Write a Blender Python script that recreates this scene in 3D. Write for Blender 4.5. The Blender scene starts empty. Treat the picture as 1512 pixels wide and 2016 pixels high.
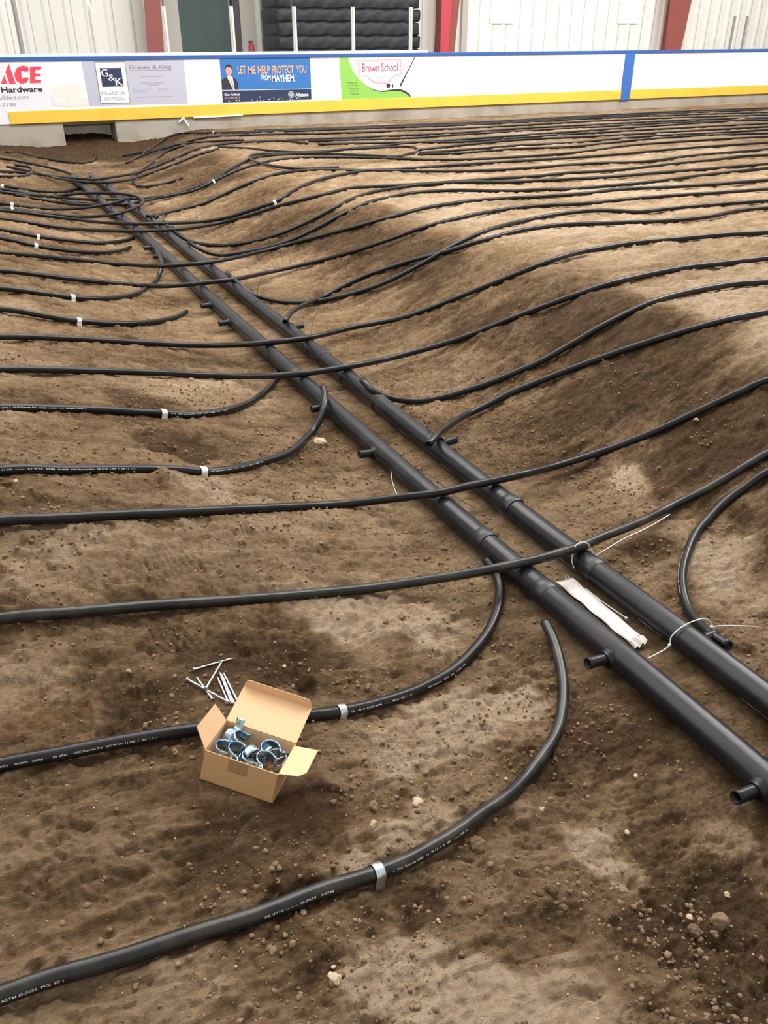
import bpy, bmesh, math, random
import numpy as np
from mathutils import Vector, Matrix
random.seed(7)
SC = bpy.context.scene
COL = SC.collection

# ------------------------------------------------------------------ camera
F_PX, CX, CY, Y_HOR, X_VP = 1630.0, 756.0, 1008.0, 63.0, -200.0
EYE = 1.68
PITCH = math.atan((CY - Y_HOR) / F_PX)
_R = np.array([1, 0, 0.]); _F = np.array([0, math.cos(PITCH), -math.sin(PITCH)]); _U = np.array([0, math.sin(PITCH), math.cos(PITCH)])
_d = (X_VP - CX) * _R - (Y_HOR - CY) * _U + F_PX * _F
YAW = math.atan2(_d[0], _d[1])
_M = np.array([[math.cos(YAW), -math.sin(YAW), 0], [math.sin(YAW), math.cos(YAW), 0], [0, 0, 1]])
R_, F_, U_ = _M @ _R, _M @ _F, _M @ _U
cam = bpy.data.objects.new('camera', bpy.data.cameras.new('camera'))
COL.objects.link(cam); SC.camera = cam
cam.matrix_world = Matrix(((R_[0], U_[0], -F_[0], 0), (R_[1], U_[1], -F_[1], 0), (R_[2], U_[2], -F_[2], EYE), (0, 0, 0, 1)))
cam.data.sensor_fit = 'VERTICAL'; cam.data.sensor_height = 36.0
cam.data.lens = F_PX / 2016.0 * 36.0
cam.data.clip_start = 0.05; cam.data.clip_end = 200

# ------------------------------------------------------------------ light and exposure
SC.view_settings.view_transform = 'Standard'; SC.view_settings.look = 'None'
SC.view_settings.gamma = 1.0; SC.view_settings.use_curve_mapping = False
SC.view_settings.exposure = 0.50
wd = bpy.data.worlds.new('hall_light'); SC.world = wd; wd.use_nodes = True
wd.node_tree.nodes['Background'].inputs[0].default_value = (1.0, 0.985, 0.96, 1)
wd.node_tree.nodes['Background'].inputs[1].default_value = 0.50
def area(name, loc, target, sx, sy, power, col=(1, 0.98, 0.95)):
    l = bpy.data.lights.new(name, 'AREA'); l.shape = 'RECTANGLE'; l.size = sx; l.size_y = sy
    l.energy = power; l.color = col
    o = bpy.data.objects.new(name, l); COL.objects.link(o); o.location = loc
    o.rotation_euler = (Vector(target) - Vector(loc)).to_track_quat('-Z', 'Y').to_euler()
    return o
area('wall_fill_light', (7.0, 5.0, 7.0), (2.5, 4.0, 0), 2.2, 9.0, 640)
area('wall_fill_light', (-2.5, 5.0, 6.5), (1.5, 4.5, 0), 0.8, 10.0, 240)
area('wall_fill_light', (3.0, 10.0, 8.0), (3.0, 9.0, 0), 8.0, 2.0, 640)
area('wall_fill_light', (14.0, 11.0, 6.0), (14.0, 17.0, 1.2), 14.0, 1.5, 780)  # added fill light, aimed at the boards and siding to whiten them

# ------------------------------------------------------------------ tagging helpers
def tag(o, label=None, cat=None, group=None, kind=None):
    if label: o['label'] = label
    if cat: o['category'] = cat
    if group: o['group'] = group
    if kind: o['kind'] = kind
    return o
def empty(name, loc=(0, 0, 0)):
    o = bpy.data.objects.new(name, None); COL.objects.link(o); o.location = loc
    o.empty_display_size = 0.05
    return o
def link(name, me, mat, parent=None, smooth=True):
    o = bpy.data.objects.new(name, me); COL.objects.link(o)
    if isinstance(mat, (list, tuple)):
        for m in mat: me.materials.append(m)
    elif mat: me.materials.append(mat)
    if smooth: me.polygons.foreach_set('use_smooth', [True] * len(me.polygons))
    if parent:
        o.parent = parent
        o.location = -Vector(parent.location) if parent.type == 'EMPTY' else (0, 0, 0)
    return o
class MB:
    """collects vertices and faces of ONE mesh"""
    def __init__(s): s.v = []; s.f = []; s.m = []
    def add(s, vs, fs, mi=0):
        b = len(s.v); s.v += [tuple(map(float, p)) for p in vs]
        s.f += [tuple(b + i for i in f) for f in fs]; s.m += [mi] * len(fs)
    def box(s, x0, x1, y0, y1, z0, z1, mi=0):
        s.add([(x0, y0, z0), (x1, y0, z0), (x1, y1, z0), (x0, y1, z0), (x0, y0, z1), (x1, y0, z1), (x1, y1, z1), (x0, y1, z1)],
              [(0, 3, 2, 1), (4, 5, 6, 7), (0, 1, 5, 4), (1, 2, 6, 5), (2, 3, 7, 6), (3, 0, 4, 7)], mi)
    def mesh(s, name):
        me = bpy.data.meshes.new(name); me.from_pydata(s.v, [], s.f); me.update()
        if any(s.m): me.polygons.foreach_set('material_index', s.m)
        return me
    def build(s, name, mat, parent=None, smooth=False, bevel=0):
        o = link(name, s.mesh(name), mat, parent, smooth)
        if bevel:
            b = o.modifiers.new('bevel', 'BEVEL'); b.width = bevel; b.segments = 2; b.limit_method = 'ANGLE'
        return o

# ------------------------------------------------------------------ materials
def mat(name, col, rough=0.5, metal=0.0, noise=None, bump=0.0, scale=20, spec=None):
    """principled material; noise=(other colour, amount) mixes a second colour through a noise texture"""
    m = bpy.data.materials.new(name); m.use_nodes = True
    nt = m.node_tree; p = nt.nodes['Principled BSDF']
    p.inputs['Base Color'].default_value = (*col, 1); p.inputs['Roughness'].default_value = rough
    p.inputs['Metallic'].default_value = metal
    if spec is not None: p.inputs['Specular IOR Level'].default_value = spec
    tc = nt.nodes.new('ShaderNodeTexCoord')
    if noise:
        n = nt.nodes.new('ShaderNodeTexNoise'); n.inputs['Scale'].default_value = scale; n.inputs['Detail'].default_value = 6
        nt.links.new(tc.outputs['Object'], n.inputs['Vector'])
        r = nt.nodes.new('ShaderNodeMapRange'); r.inputs[1].default_value = 0.45; r.inputs[2].default_value = 0.75
        r.inputs[4].default_value = noise[1]
        nt.links.new(n.outputs[0], r.inputs[0])
        mx = nt.nodes.new('ShaderNodeMixRGB'); mx.inputs[1].default_value = (*col, 1); mx.inputs[2].default_value = (*noise[0], 1)
        nt.links.new(r.outputs[0], mx.inputs[0]); nt.links.new(mx.outputs[0], p.inputs['Base Color'])
    if bump:
        n = nt.nodes.new('ShaderNodeTexNoise'); n.inputs['Scale'].default_value = scale * 3; n.inputs['Detail'].default_value = 5
        nt.links.new(tc.outputs['Object'], n.inputs['Vector'])
        b = nt.nodes.new('ShaderNodeBump'); b.inputs['Strength'].default_value = bump; b.inputs['Distance'].default_value = 0.01
        nt.links.new(n.outputs[0], b.inputs['Height']); nt.links.new(b.outputs[0], p.inputs['Normal'])
    return m
M_PIPE = mat('black_polyethylene', (0.009, 0.009, 0.010), 0.30, noise=((0.05, 0.042, 0.032), 0.35), scale=9, bump=0.05, spec=0.30)
M_DUSTY = mat('dusty_polyethylene', (0.011, 0.011, 0.011), 0.34, noise=((0.085, 0.072, 0.055), 0.5), scale=14, bump=0.08, spec=0.42)
M_HEAD = mat('header_polyethylene', (0.011, 0.011, 0.014), 0.33, noise=((0.06, 0.052, 0.045), 0.3), scale=7, bump=0.04, spec=0.32)
M_RING = mat('fusion_bead', (0.008, 0.008, 0.009), 0.4)
M_BORE = mat('pipe_bore', (0.006, 0.006, 0.006), 0.6)
M_PRINT = mat('white_pipe_print', (0.75, 0.75, 0.74), 0.6)
M_ZINC = mat('zinc_strap', (0.72, 0.76, 0.80), 0.28, 0.9, noise=((0.45, 0.5, 0.56), 0.6), scale=60)
M_ZBLUE = mat('blue_zinc', (0.42, 0.58, 0.72), 0.2, 1.0, noise=((0.16, 0.30, 0.46), 0.9), scale=60)
M_NAIL = mat('galvanised_nail', (0.56, 0.57, 0.62), 0.42, 0.75, noise=((0.34, 0.34, 0.38), 0.5), scale=90)
M_CARD = mat('cardboard', (0.60, 0.355, 0.165), 0.75, noise=((0.52, 0.30, 0.135), 0.5), scale=30, bump=0.03)
M_CARDIN = mat('cardboard_inside', (0.74, 0.475, 0.265), 0.75, noise=((0.70, 0.43, 0.20), 0.4), scale=30)
M_TAPE = mat('brown_tape', (0.40, 0.235, 0.105), 0.4)
M_TIE = mat('white_nylon', (0.80, 0.78, 0.72), 0.4)
M_BTIE = mat('black_nylon', (0.02, 0.02, 0.02), 0.45)
M_BAG = mat('white_plastic_bag', (0.70, 0.65, 0.63), 0.28, noise=((0.52, 0.43, 0.36), 0.8), scale=14, bump=0.4)
M_CONC = mat('curb_concrete', (0.40, 0.36, 0.30), 0.9, noise=((0.24, 0.20, 0.15), 0.8), scale=2.2, bump=0.3)
M_SLAB = mat('slab_concrete', (0.45, 0.43, 0.40), 0.8, noise=((0.35, 0.33, 0.30), 0.5), scale=2)
M_WHITE = mat('white_board', (0.83, 0.83, 0.87), 0.35, noise=((0.72, 0.71, 0.72), 0.5), scale=1.3)
M_YELLOW = mat('yellow_kick', (0.92, 0.56, 0.07), 0.45, noise=((0.78, 0.42, 0.05), 0.5), scale=3)
M_BLUE = mat('blue_rail', (0.035, 0.11, 0.36), 0.4)
M_STRIPE = mat('blue_stripe', (0.045, 0.15, 0.48), 0.4)
M_SILL = mat('pale_sill', (0.68, 0.78, 0.88), 0.35)
M_ALU = mat('aluminium_post', (0.66, 0.65, 0.62), 0.5, 0.3)
M_GREY = mat('grey_post', (0.33, 0.31, 0.31), 0.6)
M_WALL = mat('cream_metal_siding', (0.86, 0.84, 0.78), 0.55, noise=((0.78, 0.75, 0.66), 0.7), scale=0.9)
M_SEAM = mat('siding_seam', (0.50, 0.47, 0.42), 0.7)
M_BEIGE = mat('beige_frame', (0.46, 0.43, 0.37), 0.6)
M_RED = mat('oxide_red_steel', (0.30, 0.075, 0.06), 0.6, noise=((0.24, 0.06, 0.05), 0.5), scale=3)
M_RED2 = mat('bright_red', (0.55, 0.05, 0.07), 0.5)
M_GREEN = mat('dark_green_door', (0.030, 0.060, 0.052), 0.6, noise=((0.06, 0.10, 0.09), 0.6), scale=1.5)
M_DARK = mat('dark_frame', (0.05, 0.045, 0.05), 0.6)
M_TARP = mat('black_tarp', (0.020, 0.022, 0.028), 0.5, noise=((0.035, 0.037, 0.043), 0.6), scale=4, bump=0.6, spec=0.3)
M_PAPER = mat('white_notice', (0.86, 0.86, 0.86), 0.7)
def flat(name, c): return mat(name, c, 0.5)

# clear shield panes
M_GLASS = bpy.data.materials.new('clear_shield'); M_GLASS.use_nodes = True
_nt = M_GLASS.node_tree; _nt.nodes.clear()
_o = _nt.nodes.new('ShaderNodeOutputMaterial'); _mx = _nt.nodes.new('ShaderNodeMixShader')
_t = _nt.nodes.new('ShaderNodeBsdfTransparent'); _t.inputs[0].default_value = (0.97, 0.98, 0.98, 1)
_g = _nt.nodes.new('ShaderNodeBsdfGlossy'); _g.inputs['Roughness'].default_value = 0.05
_fr = _nt.nodes.new('ShaderNodeFresnel'); _fr.inputs[0].default_value = 1.3
_nt.links.new(_fr.outputs[0], _mx.inputs[0]); _nt.links.new(_t.outputs[0], _mx.inputs[1]); _nt.links.new(_g.outputs[0], _mx.inputs[2])
_nt.links.new(_mx.outputs[0], _o.inputs[0])

# ------------------------------------------------------------------ the lie of the land
YW = 16.4                      # face of the boards
HR = 0.0445                    # header radius (3 inch pipe)
PR = 0.0167                    # loop pipe radius (1 inch pipe)
def sstep(a, b, x):
    t = np.clip((x - a) / (b - a), 0, 1); return t * t * (3 - 2 * t)
def hx1(y): return np.interp(y, [0, 1.2, 2.0, 4.0, 5.9, 7.2, 12.3], [1.523, 1.516, 1.509, 1.512, 1.546, 1.583, 1.595])
def hx2(y): return np.interp(y, [0, 1.1, 2.1, 4.0, 6.0, 12.3], [1.758, 1.756, 1.744, 1.76, 1.785, 1.85])
def base(x, y):
    """smooth ground height: trench floor between two banks"""
    x = np.asarray(x, float); y = np.asarray(y, float)
    xs = x - 0.6 * sstep(9, 16, y); xr = xs - 0.55 * sstep(13.2, 16, y); xl = xs + 0.25 * sstep(14, 16, y)
    fl = -0.05 * sstep(11, 14, y) + 0.03 * sstep(14.5, 16.4, y)
    zr = 0.43 - 0.024 * np.clip(y - 4, 0, 12.6)
    wob = 0.10 * np.sin(y * 1.3 + 0.5) + 0.05 * np.sin(y * 3.1)
    right = sstep(2.15 + 0.5 * wob, 3.42 + wob, xr) * (zr - fl)
    u = np.clip((1.35 - xl) / 1.6, 0, 1)
    far = (0.50 - 0.026 * np.clip(y - 4, 0, 12.6)) * (0.72 * u + 0.28 * u * u * (3 - 2 * u)) * (1 + 0.12 * np.sin(y * 1.1))
    far = np.minimum(far, 0.5) + 0.0 * x
    near = np.clip(0.282 * (0.935 - x) - 0.056 * (y - 1.382), 0, None)
    near = 0.42 * (1 - np.exp(-near / 0.42 * 1.12)) + 0.018 * sstep(1.3, 0.9, x)
    k = sstep(1.6, 2.6, y)
    left = near * (1 - k) + far * k
    mound = 0.09 * sstep(16.3, 17.4, y) * sstep(1.9, 2.3, x) * sstep(3.3, 2.9, x)
    return fl + right + left + mound
def S(x, y, over=0.0, lift=0.0):
    z = base(x, y) + PR - 0.002 + lift
    if over:
        a, b = hx1(y), hx2(y)
        d = np.maximum(a - x, 0) + np.maximum(x - b, 0)
        z = np.maximum(z, (2 * HR + PR + 0.001) * (1 - sstep(0.05, 0.75, d)) * over + (1 - over) * z)
    return z
def ray(px, py):
    d = (px - CX) * R_ - (py - CY) * U_ + F_PX * F_
    return d / np.linalg.norm(d)
def hit(px, py, surf=None):
    """point of the place seen at this spot of the photograph, found on a surface of the scene"""
    surf = surf or (lambda x, y: base(x, y))
    d = ray(px, py)
    ts = np.concatenate([np.linspace(0.6, 6, 300), np.linspace(6.02, 40, 1200)])
    P = np.outer(ts, d) + [0, 0, EYE]
    below = P[:, 2] < surf(P[:, 0], P[:, 1])
    i = int(np.argmax(below))
    if not below[i]: i = len(ts) - 1
    a, b = ts[max(i - 1, 0)], ts[i]
    for _ in range(24):
        m = 0.5 * (a + b); q = d * m + [0, 0, EYE]
        if q[2] < surf(q[0], q[1]): b = m
        else: a = m
    return d * b + [0, 0, EYE]
def onz(px, py, z):
    d = ray(px, py); t = (z - EYE) / d[2]; return d * t + [0, 0, EYE]
def ony(px, py, Y):
    d = ray(px, py); t = Y / d[1]; return d * t + [0, 0, EYE]

# value noise
def _hash(i, j, s):
    n = (i * 374761393 + j * 668265263 + s * 974711) & 0x7fffffff
    n = ((n ^ (n >> 13)) * 1274126177) & 0x7fffffff
    return ((n ^ (n >> 16)) & 0xffff) / 65535.0
def vn(x, y, s=0):
    xi = np.floor(x).astype(np.int64); yi = np.floor(y).astype(np.int64)
    fx = x - xi; fy = y - yi; fx = fx * fx * (3 - 2 * fx); fy = fy * fy * (3 - 2 * fy)
    a = _hash(xi, yi, s); b = _hash(xi + 1, yi, s); c = _hash(xi, yi + 1, s); d = _hash(xi + 1, yi + 1, s)
    return (a + (b - a) * fx) * (1 - fy) + (c + (d - c) * fx) * fy
def fbm(x, y, s=0, o=4):
    r = 0; a = 0.5; t = 0
    for k in range(o):
        r = r + a * vn(x, y, s + k); t += a; a *= 0.5; x = x * 2.03 + 5.1; y = y * 2.03 + 1.7
    return r / t

BOXP = np.array([0.22614, 1.38188, 0.2])
BOXR = np.array([[0.736, 0.621, 0.271], [-0.656, 0.753, 0.054], [-0.17, -0.217, 0.961]])
BW, BD, BH = 0.1797, 0.1262, 0.0803

# patches: (photo x, photo y, radius in m, dryness)
PATCH = [(760, 1900, .10, 1), (900, 1940, .12, 1), (1020, 1985, .10, .9), (1180, 1990, .10, .8), (790, 1640, .06, .8), (860, 1590, .06, .8), (700, 1690, .04, .8),
         (720, 1230, .16, .9), (620, 1190, .12, .8), (840, 1250, .14, .8), (900, 1440, .13, .9), (800, 1480, .12, .6), (1010, 1390, .07, .8), (1180, 1670, .07, .9), (1240, 1720, .05, .8),
         (1240, 950, .10, .9), (1400, 1100, .16, .9), (1480, 1180, .14, .8), (400, 960, .12, .6), (100, 1130, .2, .5), (420, 780, .3, .5), (60, 1350, .12, .6), (1440, 1650, .06, .6),
         (560, 1320, .09, -1), (480, 1700, .14, -.7), (620, 1600, .09, -1), (600, 1740, .06, -.6), (830, 1760, .06, -.9), (1400, 1780, .12, -1), (1300, 1850, .08, -.8), (1480, 1950, .15, -1), (1020, 1270, .10, -.7),
         (1080, 1520, .08, -.6), (1200, 1440, .18, -.6), (560, 1880, .10, -.7), (300, 1380, .10, -.7), (430, 1300, .12, -.6), (1330, 690, .35, -1), (1480, 830, .3, -1.1), (1180, 640, .3, -.8),
         (950, 640, .25, -.6), (700, 440, .4, -.8), (840, 500, .3, -.7), (560, 460, .5, -.8), (1350, 920, .16, -.9), (1260, 1080, .10, -.7), (1420, 1030, .1, -.8), (330, 870, .14, -.8), (380, 890, .1, -.8),
         (200, 300, .9, -1), (120, 285, .6, -1), (300, 275, .6, -.8), (70, 790, .15, -.5), (300, 800, .15, -.6), (1100, 870, .3, -.3)]
HOLES = [(565, 1330, .055, .028), (600, 1345, .04, .02), (330, 885, .07, .03), (390, 905, .06, .02), (850, 1755, .045, .015), (830, 1545, .05, .006), (1250, 1740, .02, .02), (1290, 1790, .025, .02)]
BUMPS = [(330, 945, .08, .035), (400, 960, .09, .02), (300, 800, .12, .02), (800, 1640, .06, .015), (900, 1450, .15, .015), (960, 1690, .07, .012), (1080, 1750, .05, .012), (1400, 1830, .05, .015),
         (640, 1200, .12, .02), (760, 1260, .1, .018), (600, 1790, .08, .006), (1300, 620, .25, .03), (1000, 520, .3, .03), (740, 400, .4, .03), (460, 300, .5, .03)]
TREAD = [(330, 1118, 0.3, .12, .055), (800, 455, 0.2, .30, .13), (850, 840, .2, .16, .08), (980, 830, .3, .13, .07), (340, 1255, 0.1, .06, .05), (380, 1265, 0.1, .06, .05), (1120, 1560, 1.2, .07, .045), (1250, 1590, 1.3, .07, .045), (1040, 1690, 1.0, .06, .045), (250, 1700, .8, .10, .05), (80, 1690, .7, .12, .06)]
TRC = {(q[0], q[1]): hit(q[0], q[1]) for q in TREAD}
NAILC = hit(418, 1350)
PC = [hit(q[0], q[1]) for q in PATCH]; HC = [hit(q[0], q[1]) for q in HOLES]; BC = [hit(q[0], q[1]) for q in BUMPS]
def relief(x, y):
    """finer relief and the map of dryness and far shade in the soil colour"""
    slope = sstep(2.2, 2.8, x) * sstep(3.7, 3.2, x)
    w1 = fbm(x * 2.1, y * 2.1, 9, 3) - 0.5
    z = 0.030 * (fbm(x * 1.7, y * 1.7, 3, 3) - 0.5)
    # scrape marks left by the digger: stretched ridges
    rdg = np.abs(fbm(x * 3.2 + 1.5 * w1, y * 9.0, 11, 4) - 0.5)
    z = z - 0.018 * np.clip(0.10 - rdg, 0, 1) / 0.10 * fbm(x * 1.1, y * 1.1, 17, 2)
    # flaking crust: little steps
    st = 0
    for fx, fy, sd, am in ((4.5, 9.0, 101, .012), (9, 17, 111, .007), (22, 34, 121, .0035)):
        q = sstep(.485, .53, fbm(x * fx + 2 * w1, y * fy, sd, 4)); z = z + am * (q - .5); st = st + (q - .5)
    rdg2 = np.abs(fbm(x * 14, y * 20, 21, 3) - 0.5)
    z = z - 0.007 * np.clip(0.10 - rdg2, 0, 1) / 0.10
    clump = sstep(0.50, 0.64, fbm(x * 2.4, y * 2.4, 31, 4))
    lum = sstep(0.50, 0.72, fbm(x * 34, y * 34, 41, 3))
    lum2 = sstep(0.50, 0.70, fbm(x * 78, y * 78, 43, 2))
    z = z + clump * (0.007 * lum + 0.003 * lum2) + 0.0015 * (fbm(x * 60, y * 60, 47, 2) - 0.5) + .0008 * lum2
    z = z + slope * 0.06 * (fbm(x * 2.4 + y * .8, y * 6.5 - x * 2, 51, 4) - 0.5)
    # tread prints: short parallel bars
    for px, py, ang, ln, wd_ in TREAD:
        c = TRC[(px, py)]; ca, sa = math.cos(ang), math.sin(ang)
        u = (x - c[0]) * ca + (y - c[1]) * sa; v = -(x - c[0]) * sa + (y - c[1]) * ca
        inn = sstep(ln, ln * .8, np.abs(u)) * sstep(wd_, wd_ * .75, np.abs(v))
        z = z + inn * (-.005 + .0028 * np.sin(u * 2 * np.pi / .021 + 1.2 * np.sin(v * 60)))
    dry_shade = 0.40 + 0.95 * (fbm(x * 1.3, y * 2.2, 61, 5) - 0.5) + 0.10 * st
    dry_shade = dry_shade + (0.40 - .22 * sstep(5, 12, y)) * sstep(3.0, 3.5, x - 0.6 * sstep(9, 16, y)) - 0.16 * slope - .10 * clump * (lum - .3)  # also dims the far bank's colour to offset the strong lamp above
    dry_shade = dry_shade - .45 * sstep(13.6, 15.2, y) * sstep(5.2, 4.2, x)
    wx = 0.34 * (fbm(x * 5, y * 5, 71, 5) - 0.5) + 0.10 * (fbm(x * 24, y * 24, 75, 3) - 0.5); wy = 0.34 * (fbm(x * 5, y * 5, 81, 5) - 0.5) + 0.10 * (fbm(x * 24, y * 24, 85, 3) - 0.5)
    def near(c, R):
        return np.nonzero((np.abs(x - c[0]) < R) & (np.abs(y - c[1]) < R))[0]
    for (px, py, r, v), c in zip(PATCH, PC):
        k = min(1.0, r * 5); i = near(c, r * 1.5 + .3 * k)
        d = np.hypot(x[i] + wx[i] * k - c[0], y[i] + wy[i] * k - c[1]) / r
        dry_shade[i] += (0.60 if v > 0 else .46) * v * sstep(1.3, 0.7, d)
    for (px, py, r, v), c in zip(HOLES, HC):
        i = near(c, r * 1.5 + .05); d = np.hypot(x[i] + 0.2 * wx[i] - c[0], y[i] + 0.2 * wy[i] - c[1]) / r
        z[i] -= v * sstep(1.2, 0.3, d); dry_shade[i] -= 0.25 * sstep(1.2, 0.3, d)
    for (px, py, r, v), c in zip(BUMPS, BC):
        i = near(c, r * 1.5 + .1); d = np.hypot(x[i] + 0.3 * wx[i] - c[0], y[i] + 0.3 * wy[i] - c[1]) / r
        z[i] += v * sstep(1.3, 0.0, d) * (0.6 + 0.8 * fbm(x[i] * 20, y[i] * 20, 91, 3))
    # calm the relief under the headers, the nails and the box
    kn = sstep(.16, .09, np.hypot(x - NAILC[0], y - NAILC[1])); z = z * (1 - .85 * kn)
    hd = np.minimum(np.abs(x - hx1(y)), np.abs(x - hx2(y)))
    hz = sstep(0.20, 0.05, hd) * (y < 12.4)
    z = z * (1 - 0.75 * hz) - 0.004 * hz
    l0 = (x - BOXP[0]) * BOXR[0, 0] + (y - BOXP[1]) * BOXR[1, 0]
    l1 = (x - BOXP[0]) * BOXR[0, 1] + (y - BOXP[1]) * BOXR[1, 1]
    d = np.hypot(np.clip(np.maximum(-l0, l0 - BW), 0, None), np.clip(np.maximum(-l1, l1 - BD), 0, None))
    kb = sstep(0.07, 0.01, d)
    plane = BOXP[2] - 0.282 * (x - BOXP[0]) - 0.056 * (y - BOXP[1]) - 0.002
    return z, np.clip(dry_shade, 0, 1), kb, plane
def ground_z(x, y):
    x = np.atleast_1d(np.asarray(x, float)); y = np.atleast_1d(np.asarray(y, float))
    z, dry_shade, kb, plane = relief(x, y)
    zz = base(x, y) + z
    return zz * (1 - kb) + plane * kb, dry_shade

def soil_material():
    m = bpy.data.materials.new('sandy_soil'); m.use_nodes = True
    nt = m.node_tree; N = nt.nodes; L = nt.links; p = N['Principled BSDF']
    p.inputs['Roughness'].default_value = 0.95; p.inputs['Specular IOR Level'].default_value = 0.15
    tc = N.new('ShaderNodeTexCoord'); at = N.new('ShaderNodeAttribute'); at.attribute_name = 'dry_shade'
    def noise(sc, det, vec=None, rough=0.6):
        n = N.new('ShaderNodeTexNoise'); n.inputs['Scale'].default_value = sc; n.inputs['Detail'].default_value = det; n.inputs['Roughness'].default_value = rough
        L.new(vec or tc.outputs['Object'], n.inputs['Vector']); return n.outputs[0]
    mp = N.new('ShaderNodeMapping'); mp.inputs['Scale'].default_value = (1, 2.6, 1); L.new(tc.outputs['Object'], mp.inputs[0])
    def madd(a, f, b):
        q = N.new('ShaderNodeMath'); q.operation = 'MULTIPLY_ADD'; L.new(a, q.inputs[0]); q.inputs[1].default_value = f
        if isinstance(b, float): q.inputs[2].default_value = b
        else: L.new(b, q.inputs[2])
        return q.outputs[0]
    t = madd(noise(6, 10, mp.outputs[0], 0.8), 0.95, madd(noise(60, 8, None, .8), 0.95, madd(at.outputs['Fac'], 0.88, -0.92)))
    cr = N.new('ShaderNodeValToRGB'); L.new(t, cr.inputs[0]); e = cr.color_ramp.elements
    e[0].position = 0.0; e[0].color = (0.075, 0.043, 0.021, 1)
    e[1].position = 1.0; e[1].color = (0.53, 0.398, 0.272, 1)
    for pos, c in ((0.20, (0.142, 0.086, 0.043)), (0.40, (0.232, 0.148, 0.079)), (0.66, (0.350, 0.240, 0.142))):
        q = e.new(pos); q.color = (*c, 1)
    # reddish tint here and there, pale grains
    mx = N.new('ShaderNodeMixRGB'); mx.inputs[2].default_value = (0.34, 0.16, 0.07, 1)
    r = N.new('ShaderNodeMapRange'); r.inputs[1].default_value = 0.60; r.inputs[2].default_value = 0.78; r.inputs[4].default_value = 0.35
    L.new(noise(2.2, 4, mp.outputs[0]), r.inputs[0]); L.new(r.outputs[0], mx.inputs[0]); L.new(cr.outputs[0], mx.inputs[1])
    vo = N.new('ShaderNodeTexVoronoi'); vo.inputs['Scale'].default_value = 120; L.new(tc.outputs['Object'], vo.inputs['Vector'])
    r2 = N.new('ShaderNodeMapRange'); r2.inputs[1].default_value = 0.10; r2.inputs[2].default_value = 0.04; L.new(vo.outputs['Distance'], r2.inputs[0])
    r3 = N.new('ShaderNodeMapRange'); r3.inputs[1].default_value = 0.50; r3.inputs[2].default_value = 0.68; L.new(noise(18, 2), r3.inputs[0])
    mm = N.new('ShaderNodeMath'); mm.operation = 'MULTIPLY'; L.new(r2.outputs[0], mm.inputs[0]); L.new(r3.outputs[0], mm.inputs[1])
    mx2 = N.new('ShaderNodeMixRGB'); mx2.inputs[2].default_value = (0.55, 0.46, 0.35, 1)
    L.new(mm.outputs[0], mx2.inputs[0]); L.new(mx.outputs[0], mx2.inputs[1]); L.new(mx2.outputs[0], p.inputs['Base Color'])
    b1 = N.new('ShaderNodeBump'); b1.inputs['Strength'].default_value = 1.0; b1.inputs['Distance'].default_value = 0.012
    L.new(noise(70, 8, None, 0.7), b1.inputs['Height'])
    b2 = N.new('ShaderNodeBump'); b2.inputs['Strength'].default_value = 0.9; b2.inputs['Distance'].default_value = 0.03
    L.new(noise(9, 8, mp.outputs[0], 0.68), b2.inputs['Height']); L.new(b1.outputs[0], b2.inputs['Normal']); L.new(b2.outputs[0], p.inputs['Normal'])
    return m
M_SOIL = soil_material()

def grid_axis(a, b, step, lo=None, hi=None, grow=0.02):
    """fine between a and b, coarser outwards"""
    xs = list(np.arange(a, b, step)); d = step
    while xs[-1] < hi: d *= 1 + grow; xs.append(xs[-1] + d)
    d = step
    while xs[0] > lo: d *= 1 + grow * 2.5; xs.insert(0, xs[0] - d)
    return np.array(xs)
gx = grid_axis(-0.35, 2.4, 0.0048, -3.0, 28.0, 0.012)
gy = [0.38]
while gy[-1] < 17.4: gy.append(gy[-1] + 0.0044 + 0.0030 * max(0, gy[-1] - 0.8))
d = 0.01
while gy[0] > -1.2: d *= 1.08; gy.insert(0, gy[0] - d)
gy = np.array(gy)
X, Y = np.meshgrid(gx, gy); Z, DRY_SHADE = ground_z(X.ravel(), Y.ravel())
nx, ny = len(gx), len(gy)
me = bpy.data.meshes.new('ground')
me.vertices.add(nx * ny); co = np.empty((nx * ny, 3)); co[:, 0] = X.ravel(); co[:, 1] = Y.ravel(); co[:, 2] = Z
me.vertices.foreach_set('co', co.ravel())
ii, jj = np.meshgrid(np.arange(nx - 1), np.arange(ny - 1)); a = (jj * nx + ii).ravel()
q = np.stack([a, a + 1, a + nx + 1, a + nx], 1).astype(np.int32)
me.loops.add(q.size); me.loops.foreach_set('vertex_index', q.ravel())
me.polygons.add(len(q)); me.polygons.foreach_set('loop_start', np.arange(0, q.size, 4, dtype=np.int32)); me.polygons.foreach_set('loop_total', np.full(len(q), 4, dtype=np.int32))
me.update(calc_edges=True)
at = me.attributes.new('dry_shade', 'FLOAT', 'POINT'); at.data.foreach_set('value', DRY_SHADE.astype(np.float32))
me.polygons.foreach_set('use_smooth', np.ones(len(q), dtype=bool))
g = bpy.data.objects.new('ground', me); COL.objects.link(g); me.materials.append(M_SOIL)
tag(g, 'excavated sandy brown soil with a shallow trench and raised banks', kind='structure')

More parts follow.
